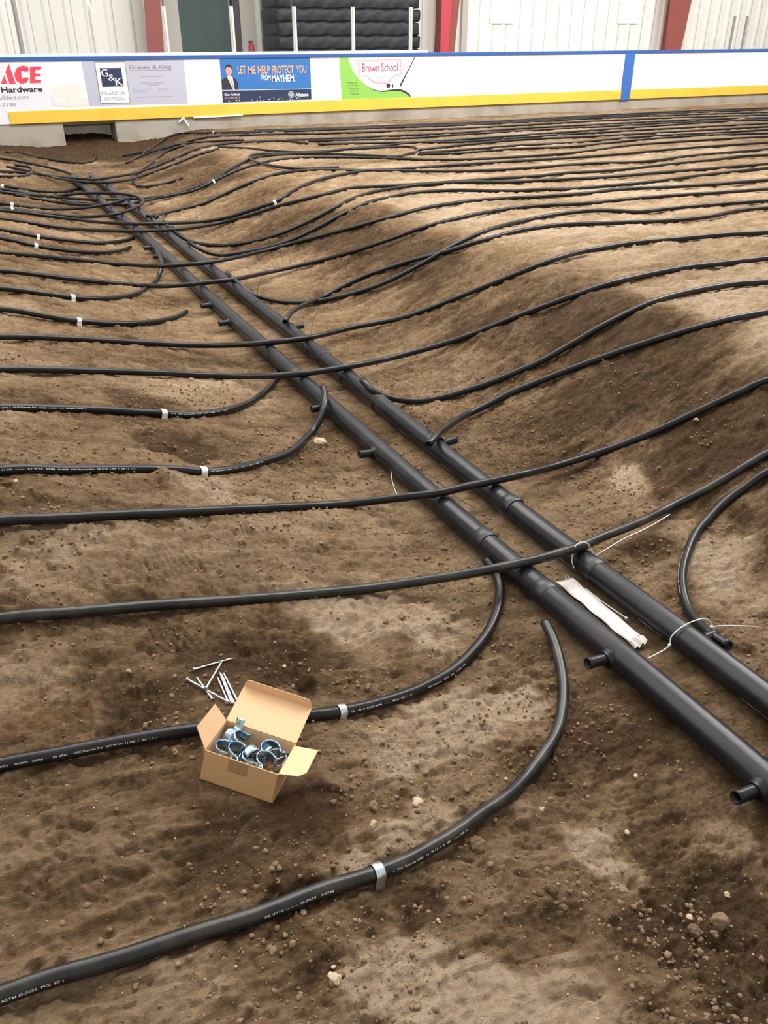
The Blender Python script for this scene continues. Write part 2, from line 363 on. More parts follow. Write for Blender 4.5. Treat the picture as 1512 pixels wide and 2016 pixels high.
# ------------------------------------------------------------------ rink boards, curb, building wall
ZT, ZB = 1.325, 0.345
def bp(px, py, y=None):
    q = ony(px, py, YW if y is None else y); return q[0], q[2]
XL, XR = -3.5, 27.5
x15 = bp(18, 230)[0]; xs0 = bp(1226, 150)[0]; xs1 = xs0 + 0.265
xo0 = bp(127, 262)[0]; xo1 = bp(230, 262)[0]
def struct(name, mb, m, label=None, bevel=0):
    o = mb.build(name, m, None, False, bevel); return tag(o, label, kind='structure')
c = MB(); c.box(XL, xo0, YW + .02, YW + .55, -0.6, ZB - .005); c.box(xo1, XR, YW + .02, YW + .55, -0.6, ZB - .005); c.box(xo0, xo1, YW + .12, YW + .55, ZB - .06, ZB - .005)
struct('trim_1', c, M_CONC, 'low concrete curb under the rink boards with an opening', 0.01)
c = MB(); c.box(xo0 - 1.5, xo1 + 4, YW + 1.4, YW + 1.6, -.6, .32)
struct('trim_2', c, M_CONC, 'back of the dark opening under the curb')
c = MB(); c.box(XL, XR, YW + .5, 21.0, ZB - .12, ZB - .01)
struct('floor', c, M_SLAB, 'concrete walkway slab behind the boards')
def board(x0, x1, label, kick=True, stripe=None):
    t = empty('dasher_board', ((x0 + x1) / 2, YW + .05, ZB)); tag(t, label, 'rink board', 'rink boards along the far side')
    m = MB(); m.box(x0, x1, YW, YW + .09, ZB + (.0 if not kick else .19), ZT - .06); m.build('panel', M_WHITE, t)
    if kick:
        segs = [(x0, x1)] if stripe is None else [(x0, stripe[0]), (stripe[1], x1)]
        m = MB()
        for a_, b_ in segs:
            if b_ > a_ + .01: m.box(a_, b_, YW - .022, YW + .09, ZB, ZB + .19)
        m.build('kick_plate', M_YELLOW, t, bevel=.004)
    m = MB(); m.box(x0, x1, YW - .02, YW + .11, ZT - .06, ZT); m.build('cap_rail', M_BLUE, t, bevel=.005)
    m = MB(); m.box(x0, x1, YW + .01, YW + .12, ZT, ZT + .045); 
    if x0 < bp(840, 100)[0]: m.build('glass_sill', M_SILL, t, bevel=.004)
    if stripe:
        m = MB(); m.box(stripe[0], stripe[1], YW - .026, YW - .001, ZB - .012, ZT - .058); m.build('blue_stripe', M_STRIPE, t)
    return t
xa = bp(842, 150)[0]
board(XL, x15, 'white rink board without yellow kick plate at the far left edge', kick=False)
board(x15, xa, 'long white rink board with advertisements, pale sill and yellow kick plate')
board(xa, xs1, 'plain white rink board ending at the blue line stripe', stripe=(xs0, xs1))
board(xs1, XR, 'plain white rink board to the right of the blue line stripe')

# adverts: flat prints mounted on the board, coordinates given on the board face
def poly(mb, pts, lay, mi=0):
    """polygon drawn on the board face; lay = layer of print (0.4 mm each)"""
    yy = YW - .003 - .0012 * lay
    mb.add([(x, yy, z) for x, z in pts], [tuple(range(len(pts)))], mi)
def quadpx(x0, y0, x1, y1):
    a0 = bp(x0, y0); a1 = bp(x1, y1)
    return [(a0[0], a0[1]), (a1[0], a0[1]), (a1[0], a1[1]), (a0[0], a1[1])]
FONT = bpy.data.curves.new('f', 'FONT').font
def text_mesh(s, bold=0.0, spacing=1.0):
    cu = bpy.data.curves.new('lettering', 'FONT'); cu.body = s; cu.size = 1; cu.offset = bold; cu.space_character = spacing; cu.resolution_u = 3
    cu.fill_mode = 'BOTH' if False else 'FRONT'
    o = bpy.data.objects.new('lettering', cu); COL.objects.link(o)
    bpy.context.view_layer.update()
    dg = bpy.context.evaluated_depsgraph_get()
    m = bpy.data.meshes.new_from_object(o.evaluated_get(dg)); 
    co = np.empty(len(m.vertices) * 3); m.vertices.foreach_get('co', co); co = co.reshape(-1, 3)
    bpy.data.objects.remove(o); bpy.data.curves.remove(cu)
    return m, co
def board_text(name, s, x0, y0, x1, y1, m, parent, lay=3, bold=0.0, spacing=1.0):
    """lettering on the board filling the box x0..x1, top y0, bottom y1 (photo coordinates)"""
    me_, co = text_mesh(s, bold, spacing)
    A = bp(x0, (y0 + y1) / 2); B = bp(x1, (y0 + y1) / 2); zt = bp((x0 + x1) / 2, y0)[1]; zb = bp((x0 + x1) / 2, y1)[1]
    mn, mxx = co.min(0), co.max(0)
    out = np.empty_like(co)
    out[:, 0] = A[0] + (co[:, 0] - mn[0]) / (mxx[0] - mn[0]) * (B[0] - A[0])
    out[:, 1] = YW - .003 - .0012 * lay
    out[:, 2] = zb + (co[:, 1] - mn[1]) / (mxx[1] - mn[1]) * (zt - zb)
    me_.vertices.foreach_set('co', out.ravel()); me_.name = name
    return link(name, me_, m, parent, False)
W_ = flat('print_white', (.82, .82, .85)); NAVY = flat('print_navy', (.02, .035, .09)); LIL = flat('print_lilac', (.50, .50, .60)); RED = flat('print_red', (.80, .06, .10))
BLK = flat('print_black', (.03, .03, .035)); GRY = flat('print_grey', (.22, .22, .26)); BLU = flat('print_blue', (.035, .17, .48)); GRN = flat('print_green', (.27, .56, .10)); MAR = flat('print_maroon', (.36, .06, .10)); PNK = flat('print_pink', (.62, .42, .47))
ORG = flat('print_orange', (.80, .42, .22)); SKIN = flat('print_skin', (.62, .33, .25)); LGY = flat('print_light_grey', (.40, .40, .46)); PAN = flat('print_panel', (.80, .78, .83))
def advert(px, py, label):
    x, z = bp(px, py); t = empty('advertisement', (x, YW - .004, z)); tag(t, label, 'advertisement', 'advertisements on the rink boards'); return t
def shape(name, pts, lay, m, parent):
    b = MB(); poly(b, pts, lay); return b.build(name, m, parent)
# hardware store
t = advert(60, 165, 'white advertisement with big red ACE lettering and black Hardware lettering')
shape('backing', quadpx(-90, 119, 96, 217), 0, PAN, t)
def P(pts): return [bp(*q) for q in pts]
shape('red_letter', P([(1, 166), (8.5, 148), (14, 165)]), 1, RED, t)
shape('red_letter', P([(10.5, 142), (17, 125), (31, 165), (19, 166)]), 1, RED, t)
c0 = [(57, 139), (55, 131), (44, 129), (33, 134), (28, 146), (31, 158), (41, 165), (52, 163), (57, 154), (49, 152), (43, 155), (42, 147), (42, 140), (46, 139), (50, 142)]
shape('red_letter', P(c0), 1, RED, t)
shape('red_letter', P([(59, 131), (81, 130.5), (81, 137), (69, 138), (69, 145), (80, 144.5), (80, 150), (69, 150.5), (69, 157.5), (81, 157), (81, 163), (59, 164)]), 1, RED, t)
board_text('lettering', 'Hardware', 2, 170, 83, 182, BLK, t, 2, .03)
board_text('lettering', 'uilders.com', -2, 187, 57, 196, LGY, t, 2, .02)
board_text('lettering', '5-7190', -6, 203, 31, 210, LGY, t, 2, .02)
shape('dirt_stain', P([(103, 172), (118, 165), (130, 170), (142, 164), (155, 168), (166, 176), (171, 190), (174, 207), (140, 210), (106, 209), (100, 195)]), 0.4, mat('yellowed_stain', (.78, .75, .68), .6, noise=((.82, .81, .80), 1), scale=9), t)
# financial advisers
t = advert(265, 165, 'lilac grey advertisement with framed navy G and K logo')
shape('backing', P([(160, 119), (361, 116.5), (370, 204), (176, 208)]), 0, LIL, t)
shape('logo_frame', P([(185, 121), (246, 120.5), (257, 203), (198, 205)]), 1, GRY, t)
shape('logo_panel', P([(187, 123), (245, 122.5), (255.5, 201.5), (199.5, 203)]), 2, W_, t)
shape('logo_square', P([(196, 134), (238, 133.5), (243.5, 170), (201.5, 171)]), 3, NAVY, t)
board_text('lettering', 'G', 199, 136, 212, 151, W_, t, 4); board_text('lettering', '&', 213, 146.5, 226, 159, W_, t, 4); board_text('lettering', 'K', 227, 153, 241, 168, W_, t, 4, .01)
board_text('lettering', 'FINANCIAL', 200, 180, 248, 187.5, LGY, t, 4); board_text('lettering', 'ADVISORS', 205, 190, 245, 197.5, LGY, t, 4)
board_text('lettering', 'Graney & King', 254, 127.5, 337, 137.5, GRY, t, 2)
shape('underline', P([(255, 138.4), (337, 137.6), (337, 138.4), (255, 139.2)]), 1, GRY, t)
for s_, a0, b0, a1, b1 in (('Professional Financial Services', 277, 148, 321, 151.5), ('Investment Management', 275, 161, 324, 164.5), ('413-664-0000', 290, 165.5, 312, 168.5), ('Securities and advisory', 262, 174, 300, 177), ('services offered', 262, 178, 288, 181), ('Member', 312, 173, 333, 176), ('through', 312, 177, 331, 180), ('Main Street offices by appointment', 267, 189, 340, 192)):
    board_text('small_lettering', s_, a0, b0, a1, b1, LGY, t, 2)
# insurance
t = advert(522, 158, 'blue advertisement with a man in a suit and MAYHEM lettering')
shape('backing', P([(431.5, 110), (610, 108), (612.5, 175), (437, 178)]), 0, BLU, t)
shape('navy_band', P([(437, 178), (612.5, 175), (613, 196), (438.5, 202)]), 0, NAVY, t)
shape('rule', P([(437, 177.6), (612.5, 174.4), (612.5, 175.4), (437, 178.6)]), 1, W_, t)
shape('suit_print', P([(437, 177), (436.5, 158), (439, 155.5), (446, 151.5), (453, 150), (459, 153), (465, 156), (468, 163), (469.5, 176.5)]), 1, BLK, t)
shape('shirt_print', P([(446.5, 151), (453, 149), (458, 153), (462, 177), (459, 177)]), 2, W_, t)
shape('tie_print', P([(452.5, 155), (455, 154.5), (461, 172), (459.5, 177)]), 3, LGY, t)
shape('face_print', P([(444, 133), (447, 130), (452, 129.5), (455.5, 132), (456.5, 139), (455, 147), (451.5, 151), (447.5, 149.5), (444.5, 143)]), 3, SKIN, t)
shape('hair_print', P([(443, 135), (444, 129), (449, 126.5), (454, 128), (456.8, 132), (456, 137), (454, 132.5), (447, 132)]), 4, BLK, t)
for s_, a0, a1, b0 in (('LET', 467.5, 483.5, 129.7), ('ME', 488.5, 503, 130), ('HELP', 507.5, 531, 129.5), ('PROTECT', 535, 578, 129), ('YOU', 583, 603, 128.5)):
    board_text('lettering', s_, a0, b0, a1, b0 + 15.5, ORG, t, 2, .015)
board_text('lettering', 'FROM', 513, 147, 532.5, 158.5, W_, t, 2, .015); board_text('lettering', 'MAYHEM.', 535, 147, 581, 161, W_, t, 2, .02)
board_text('lettering', 'Don Forbuss', 442, 183.5, 472, 188.5, W_, t, 2, .02); board_text('lettering', '413-205-3333', 442, 190.5, 472, 195, ORG, t, 2)
board_text('lettering', 'Allstate', 581, 182.5, 607, 190, W_, t, 2, .02)
cc = bp(573, 186)
for rr, m_, ly in ((.058, W_, 1), (.050, NAVY, 2), (.040, LGY, 3)):
    shape('logo_ring', [(cc[0] + rr * math.cos(i * math.pi / 12), cc[1] + rr * math.sin(i * math.pi / 12)) for i in range(24)], ly, m_, t)
for i in range(26):   # worn white flecks along the lower edge
    px = random.uniform(440, 611); py = 200 - (px - 440) / 170 * 5 - abs(random.gauss(0, 2.5)); s_ = random.uniform(.6, 2.2)
    shape('worn_fleck', P([(px - s_, py + 1), (px, py - s_ * .8), (px + s_, py + .6)]), 4, W_, t)
# school
t = advert(745, 155, 'white and green school advertisement with maroon Brown School lettering and hockey stick')
cur = [(685, 112), (688, 124), (694, 138), (702, 150), (712, 160), (722, 169), (733, 176), (743, 179), (755, 180), (768, 178), (780, 177), (790, 178), (799, 182), (808, 189)]
gb = MB()
for (ax, ay), (bx_, by) in zip(cur[:-1], cur[1:]):
    pa, pb = bp(ax, ay), bp(bx_, by); zlow = ZB + .192
    xa0 = pa[0] if ax > 685 else bp(668, 112)[0]
    gb.add([(pa[0], YW - .003, pa[1]), (pb[0], YW - .003, pb[1]), (pb[0], YW - .003, zlow), (pa[0], YW - .003, zlow)], [(0, 1, 2, 3)])
pl = bp(668, 112); pr_ = bp(685, 112)
gb.add([(pl[0], YW - .003, pl[1]), (pr_[0], YW - .003, pr_[1]), (pr_[0], YW - .003, ZB + .192), (pl[0] + .03, YW - .003, ZB + .192)], [(0, 1, 2, 3)])
gb.build('green_field', GRN, t)
kb_ = MB()
for i, ((ax, ay), (bx_, by)) in enumerate(zip(cur[5:-1], cur[6:])):
    w0 = .3 + i * .28; w1 = .3 + (i + 1) * .28
    kb_.add([(p_[0], YW - .0045, p_[1]) for p_ in P([(ax, ay - w0), (bx_, by - w1), (bx_, by + w1), (ax, ay + w0)])], [(0, 1, 2, 3)])
kb_.build('dark_swoosh', BLK, t)
pq = [(704, 118), (790, 116.5), (790, 148), (776, 148.5), (772, 157), (764, 163.5), (754, 166), (744, 165.5), (733, 162), (726, 156), (722, 149.5), (705.5, 150)]
shape('plaque_border', P(pq), 1, PNK, t)
ctr = (748, 138)
shape('plaque', P([(ctr[0] + (x - ctr[0]) * .935, ctr[1] + (y - ctr[1]) * .87) for x, y in pq]), 2, W_, t)
board_text('lettering', 'Brown School', 712.5, 124, 783, 141, MAR, t, 3, .01)
board_text('lettering', 'Since', 738, 149, 758, 154, LGY, t, 3); board_text('lettering', '1992', 743, 156.5, 758, 161, LGY, t, 3)
for k, s_ in enumerate(('Pre-K', 'through', 'Grade 8', 'Open House', 'Welcome')):
    board_text('small_lettering', s_, 684 + k * 1.5, 161 + k * 5.5, 703 + k, 164.5 + k * 5.5, flat('print_dark_green', (.08, .22, .04)), t, 2)
shape('stick_print', P([(816, 112), (818, 112), (803.5, 140), (789.5, 169.5), (787, 170.5), (788, 165), (800, 143)]), 2, BLK, t)
shape('puck_print', P([(760, 167), (762, 164.8), (767, 164.8), (768.5, 168), (767, 172), (762, 172.5)]), 2, BLK, t)
shape('puck_print', P([(772, 166), (774, 165.5), (774.5, 171.5), (772.5, 172)]), 2, BLK, t)
shape('stick_print', P([(817.5, 151), (812.5, 163), (811.8, 163), (816.5, 151)]), 2, LGY, t)

for pts_, lab in ((((381, 231.5), (478, 226.5)), 'long white plastic strip lying along the curb under the yellow kick plate'), (((352, 240), (363, 231)), 'short white strip leaning on the curb, left of the crossed pieces'), (((361, 231), (372, 248)), 'short white strip leaning on the curb, sloping down to the right')):
    (ax, ay), (bx_, by) = pts_; pa = ony(ax, ay, YW - .03); pb = ony(bx_, by, YW - .05); d_ = pb - pa; u_ = np.array([-d_[2], 0, d_[0]]); u_ = u_ / np.linalg.norm(u_) * .012
    m = MB(); vv = [pa - u_, pb - u_, pb + u_, pa + u_]; m.add(vv + [v_ + np.array([0, .012, 0]) for v_ in vv], [(0, 1, 2, 3), (7, 6, 5, 4), (0, 4, 5, 1), (1, 5, 6, 2), (2, 6, 7, 3), (3, 7, 4, 0)])
    tag(m.build('plastic_strip', M_PAPER, None), lab, 'strip')
# clear shields and posts above the boards
GP = [(45, -8), (190, 12), (331, 12), (461, 12), (582, 12.5), (695, 13), (807, 14)]
post_names = ['at the far left corner', 'second from the left', 'beside the left red column', 'at the green door right edge', 'at the tarp stack left end', 'before the tarp stack middle', 'near the tarp stack right end'] #'far left, before the plain siding', 'second from the left, before the plain siding', 'beside the left oxide red column', 'at the right edge of the dark green door', 'at the left end of the black tarp stack', 'before the middle of the black tarp stack', 'near the right end of the black tarp stack']
pxs = []
for i, (px, top) in enumerate(GP):
    x, z0 = bp(px, 105, YW + .06); z1 = ony(px, top, YW + .06)[2]; pxs.append(x)
    m = MB(); m.box(x - .035, x + .035, YW + .03, YW + .075, ZT + .045, z1); m.box(x - .012, x + .012, YW + .012, YW + .03, ZT + .045, z1)
    o = m.build('shield_post', M_GREY if i < 1 else M_ALU, None, False, .003); tag(o, ('grey' if i < 1 else 'pale aluminium') + ' shield post on the boards, ' + post_names[i], 'post', 'shield posts on the boards')
for i in range(len(pxs) - 1):
    m = MB(); m.box(pxs[i] + .036, pxs[i + 1] - .036, YW + .048, YW + .060, ZT + .045, ZT + 1.10)
    o = m.build('clear_shield', M_GLASS, None); tag(o, 'clear shield left of the post ' + post_names[i + 1], 'shield', 'clear shields on the boards')
for px, lab in ((1436, 'left'), (1460, 'right')):
    x = ony(px, 95, 18.8)[0]; m = MB(); m.box(x - .03, x + .03, 18.78, 18.82, ZB - .01, 2.05)  # added grey bars stand in for faint upright shadows on the siding
    tag(m.build('shadow_bar', M_GREY, None), 'grey bar standing in for a faint upright shadow, %s one of two at far right' % lab, 'post')

YB = 20.0
def wx(px, py=60, y=YB): return ony(px, py, y)[0]
m = MB(); m.box(XL, 36, YB, YB + .2, -.2, 6.5)
n = 0
xx = XL + .1; seam = MB()
while xx < 36:
    m.add([(xx, YB, -.2), (xx + .05, YB - .03, -.2), (xx + .11, YB - .03, -.2), (xx + .16, YB, -.2), (xx, YB, 6.5), (xx + .05, YB - .03, 6.5), (xx + .11, YB - .03, 6.5), (xx + .16, YB, 6.5)], [(0, 1, 5, 4), (1, 2, 6, 5), (2, 3, 7, 6)])
    if n % 1 == 0: m.box(xx + .16, xx + .175, YB - .004, YB, -.2, 6.5, 1)
    xx += .40; n += 1
struct('wall_back', m, [M_WALL, M_SEAM], 'cream ribbed metal siding of the hall')
def column(pl, pr, plb, prb, label, mats, depth=.5):
    """steel column; px of its edges at the photo's top edge and at the boards' top"""
    xl0, xr0 = wx(plb, 100, YB - depth), wx(prb, 100, YB - depth); xl1, xr1 = wx(pl, 0, YB - depth), wx(pr, 0, YB - depth)
    z0, z1 = ony(plb, 100, YB - depth)[2], ony(pl, 0, YB - depth)[2]
    def ex(a, b, z): return a + (b - a) * (z - z0) / (z1 - z0)
    t = empty('steel_column', ((xl0 + xr0) / 2, YB - depth, ZB)); tag(t, label, 'column', 'steel columns of the hall')
    zz = (ZB - .02, 5.0); m1 = MB()
    q = [(ex(xl0, xl1, z), ex(xr0, xr1, z), z) for z in zz]
    (a0, b0, c0_), (a1, b1, c1) = q
    m1.add([(a0, YB - depth, c0_), (b0, YB - depth, c0_), (b0, YB - depth + .03, c0_), (a0, YB - depth + .03, c0_), (a1, YB - depth, c1), (b1, YB - depth, c1), (b1, YB - depth + .03, c1), (a1, YB - depth + .03, c1)],
           [(0, 3, 2, 1), (4, 5, 6, 7), (0, 1, 5, 4), (1, 2, 6, 5), (2, 3, 7, 6), (3, 0, 4, 7)])
    m1.build('front_flange', mats[0], t)
    m2 = MB(); e = .012; mid0 = (a0 + b0) / 2; mid1 = (a1 + b1) / 2
    m2.add([(mid0 - e, YB - depth + .03, c0_), (mid0 + e, YB - depth + .03, c0_), (mid0 + e, YB - .03, c0_), (mid0 - e, YB - .03, c0_), (mid1 - e, YB - depth + .03, c1), (mid1 + e, YB - depth + .03, c1), (mid1 + e, YB - .03, c1), (mid1 - e, YB - .03, c1)],
           [(0, 1, 5, 4), (1, 2, 6, 5), (2, 3, 7, 6), (3, 0, 4, 7)])
    m2.build('web', mats[1], t)
    return t
column(284, 316, 291, 323, 'oxide red steel column to the left of the dark green door', (M_RED, M_RED))
column(870, 890, 867, 883, 'bright red steel column to the right of the black tarp stack', (M_RED2, M_RED))
t_ = MB(); xa_, xb_ = wx(883, 100, YB - .3), wx(896, 100, YB - .3); xc_, xd_ = wx(890, 0, YB - .3), wx(905, 0, YB - .3)
column(1321, 1362, 1310, 1340, 'oxide red steel column behind the boards on the right', (M_RED, M_RED))
column(890, 905, 883, 895, 'darker right face of the bright red steel column, built as a separate piece', (M_RED, M_RED), .35)  # separate piece for the darker right face of the bright red column
# door
m = MB(); m.box(wx(353), wx(456), YB - .06, YB - .02, ZB - .02, 3.4)
o = m.build('door_1', M_GREEN, None); tag(o, 'tall dark green door in the siding', kind='structure')
m = MB(); m.box(wx(326), wx(353), YB - .10, YB - .01, ZB - .02, 3.5); m.box(wx(472), wx(500), YB - .10, YB - .03, ZB - .02, 3.5)
o = m.build('trim_3', M_BEIGE, None); tag(o, 'beige frame uprights around the green door', kind='structure')
m = MB(); m.box(wx(457), wx(469), YB - .12, YB - .02, ZB - .02, 3.5)
o = m.build('trim_4', M_DARK, None); tag(o, 'dark upright at the right of the green door', kind='structure')
m = MB(); m.box(wx(905), wx(916), YB - .10, YB - .01, ZB - .02, 5)
o = m.build('trim_5', M_BEIGE, None); tag(o, 'beige upright beside the red column', kind='structure')
t = empty('fire_extinguisher', (wx(491, 92), YB - .16, 1.3)); tag(t, 'small red fire extinguisher on the wall between green door and black tarp stack', 'fire extinguisher')
m = MB(); x0 = wx(491, 92); n = 14
for k, (r, z) in enumerate(((.05, 1.05), (.06, 1.07), (.06, 1.42), (.045, 1.46), (.02, 1.48))):
    m.v += [(x0 + r * math.cos(i * 2 * math.pi / n), YB - .13 + r * math.sin(i * 2 * math.pi / n), z) for i in range(n)]
for k in range(4):
    for i in range(n): m.f.append((k * n + i, k * n + (i + 1) % n, (k + 1) * n + (i + 1) % n, (k + 1) * n + i)); m.m.append(0)
m.build('cylinder', M_RED2, t, True)
m = MB(); m.box(x0 - .05, x0 + .03, YB - .15, YB - .11, 1.48, 1.51); m.build('handle', M_DARK, t)
# black tarp stack
t = empty('covered_stack', (wx(690), YB - 1.0, ZB)); tag(t, 'big stack of long bundles wrapped in black tarp behind the boards', 'stack')
xl, xr = wx(550, 60, YB - 1.2), wx(832, 60, YB - 1.2); zc = ZB; k = 0
hs = [.45, .30, .27, .25, .26, .24, .26, .28, .3, .3]
for h_ in hs:
    m = MB(); nx_, ns = 60, 24; x0_ = xl + random.uniform(0, .06); x1_ = xr - random.uniform(0, .06)
    for i in range(nx_ + 1):
        x = x0_ + (x1_ - x0_) * i / nx_; sag = .008 * math.sin(i * .55 + k) + .006 * math.sin(i * 1.3 + 2 * k)
        for j in range(ns):
            a_ = 2 * math.pi * j / ns; cy_, cz_ = math.cos(a_), math.sin(a_)
            sy_ = math.copysign(abs(cy_) ** .22, cy_); sz_ = math.copysign(abs(cz_) ** .28, cz_)
            wob = .012 * math.sin(i * .9 + j * 1.1 + k * 2)
            m.v.append((x, YB - .62 + sy_ * (.5 + wob), zc + h_ / 2 + sag * (1 if cz_ > 0 else 1) + sz_ * h_ / 2))
    for i in range(nx_):
        for j in range(ns):
            m.f.append((i * ns + j, i * ns + (j + 1) % ns, (i + 1) * ns + (j + 1) % ns, (i + 1) * ns + j)); m.m.append(0)
    m.f += [tuple(range(ns - 1, -1, -1)), tuple(nx_ * ns + j for j in range(ns))]; m.m += [0, 0]
    m.build('tarp_bundle', M_TARP, t, True); zc += h_; k += 1
for px, lab in ((985, 'left'), (1232, 'right')):
    x = wx(px); m = MB(); m.box(x - .36, x + .36, YB - .06, YB - .045, ony(px, 46, YB - .05)[2], 3.3)
    t = m.build('notice_sheet', M_PAPER, None); tag(t, 'white notice sheet on the siding, %s one of the two' % lab, 'sheet')

# ------------------------------------------------------------------ pipes
def catmull(P, step):
    P = [np.array(p, float) for p in P]
    P = [2 * P[0] - P[1]] + P + [2 * P[-1] - P[-2]]
    out = []
    for i in range(1, len(P) - 2):
        p0, p1, p2, p3 = P[i - 1:i + 3]
        d01, d12, d23 = (max(np.linalg.norm(b - a), 1e-4) ** .5 for a, b in ((p0, p1), (p1, p2), (p2, p3)))
        m1 = (p1 - p0) / d01 - (p2 - p0) / (d01 + d12) + (p2 - p1) / d12
        m2 = (p2 - p1) / d12 - (p3 - p1) / (d12 + d23) + (p3 - p2) / d23
        n = max(2, int(np.linalg.norm(p2 - p1) / step))
        for k in range(n):
            t = k / n; h00 = 2 * t**3 - 3 * t**2 + 1; h10 = t**3 - 2 * t**2 + t; h01 = -2 * t**3 + 3 * t**2; h11 = t**3 - t**2
            out.append(h00 * p1 + h10 * d12 * m1 + h01 * p2 + h11 * d12 * m2)
    out.append(P[-2]); return np.array(out)
def frames(C):
    T = np.gradient(C, axis=0); T /= np.linalg.norm(T, axis=1)[:, None] + 1e-9
    Nn = np.cross(T, [0, 0, 1]); Nn /= np.linalg.norm(Nn, axis=1)[:, None] + 1e-9
    Up = np.cross(Nn, T); return T, Nn, Up
def tube(C, r, seg=14, open0=False, open1=False):
    """mesh data of a pipe along the centre line C; open ends show wall thickness and bore"""
    T, Nn, Up = frames(C); n = len(C); rs = np.full(n, r)
    rings = [C[i] + r * (np.outer(np.cos(A_), Up[i]) + np.outer(np.sin(A_), Nn[i])) for i in range(n) for A_ in (np.arange(seg) * 2 * np.pi / seg,)]
    mats_ = [0] * (n - 1)
    A_ = np.arange(seg) * 2 * np.pi / seg
    if open1:
        for rr, off in ((.80, 0), (.80, -.05)): rings.append(C[-1] + T[-1] * off + r * rr * (np.outer(np.cos(A_), Up[-1]) + np.outer(np.sin(A_), Nn[-1])))
        mats_ += [0, 1]
    if open0:
        for rr, off in ((.80, 0), (.80, .05)): rings.insert(0, C[0] + T[0] * off + r * rr * (np.outer(np.cos(A_), Up[0]) + np.outer(np.sin(A_), Nn[0])))
        mats_ = [1, 0] + mats_
    m = MB(); m.v = [tuple(p) for R in rings for p in R]
    for k in range(len(rings) - 1):
        for j in range(seg):
            m.f.append((k * seg + j, k * seg + (j + 1) % seg, (k + 1) * seg + (j + 1) % seg, (k + 1) * seg + j)); m.m.append(mats_[k])
    m.f += [tuple(range(seg)), tuple((len(rings) - 1) * seg + j for j in range(seg - 1, -1, -1))]; m.m += [1 if open0 else 0, 1 if open1 else 0]
    return m
def surf_text(C, s, s0, theta, size, r, name, parent, m=M_PRINT, gap=0.0003, stretch=1.0):
    """print that follows a pipe, starting at arc length s0, at angle theta from the top towards the viewer"""
    me_, co = text_mesh(s, .012)
    T, Nn, Up = frames(C); L = np.concatenate([[0], np.cumsum(np.linalg.norm(np.diff(C, axis=0), axis=1))])
    u = s0 + co[:, 0] * size * stretch; th = theta - (co[:, 1] - .35) * size / r
    out = np.empty_like(co)
    c_ = [np.interp(u, L, C[:, k]) for k in range(3)]; up = [np.interp(u, L, Up[:, k]) for k in range(3)]; nn = [np.interp(u, L, Nn[:, k]) for k in range(3)]
    for k in range(3): out[:, k] = c_[k] + (r + gap) * (np.cos(th) * up[k] + np.sin(th) * nn[k])
    me_.vertices.foreach_set('co', out.ravel()); me_.name = name
    return link(name, me_, m, parent, False)
PIPES = {}
def pipe(key, pts, label, group='black loop pipes in the trench', over=0.0, ext0=0.0, ext1=0.0, open0=True, open1=True, lift=0.0, m=None, zs=None, r=PR, seg=14):
    """pts: (photo x, photo y[, extra height]); ext: how far the pipe runs on beyond the frame"""
    W = []
    for q in pts:
        if len(q) > 3: W.append(onz(q[0], q[1], q[3])); continue      # height given outright
        e = q[2] if len(q) > 2 else 0.0
        W.append(hit(q[0], q[1], lambda x, y: S(x, y, over, lift + e)))
    if ext0:
        d = W[0] - W[1]; d = d / np.linalg.norm(d); d = np.array([-1.0, 0.25 * d[1], 0]) if d[0] < -.3 else np.array([d[0], d[1], 0.0])
        p = W[0] + d / np.linalg.norm(d) * ext0; p[2] = S(p[0], p[1]); W.insert(0, p); open0 = False
    if ext1:
        d = (W[-1] - W[-2]) * 1.0; d[2] = 0; d = d / np.linalg.norm(d)
        p = W[-1] + d * ext1; p[2] = S(p[0], p[1]); W.append(p); open1 = False
    Yc = float(np.mean([w[1] for w in W]))
    C = catmull(W, max(.012, .012 * Yc / 1.5))
    mb = tube(C, r, seg, open0, open1)
    name = 'loop_pipe'
    o = mb.build(name, [m or M_PIPE, M_BORE], None, True); tag(o, label, 'pipe', group)
    PIPES[key] = (o, C); return o, C
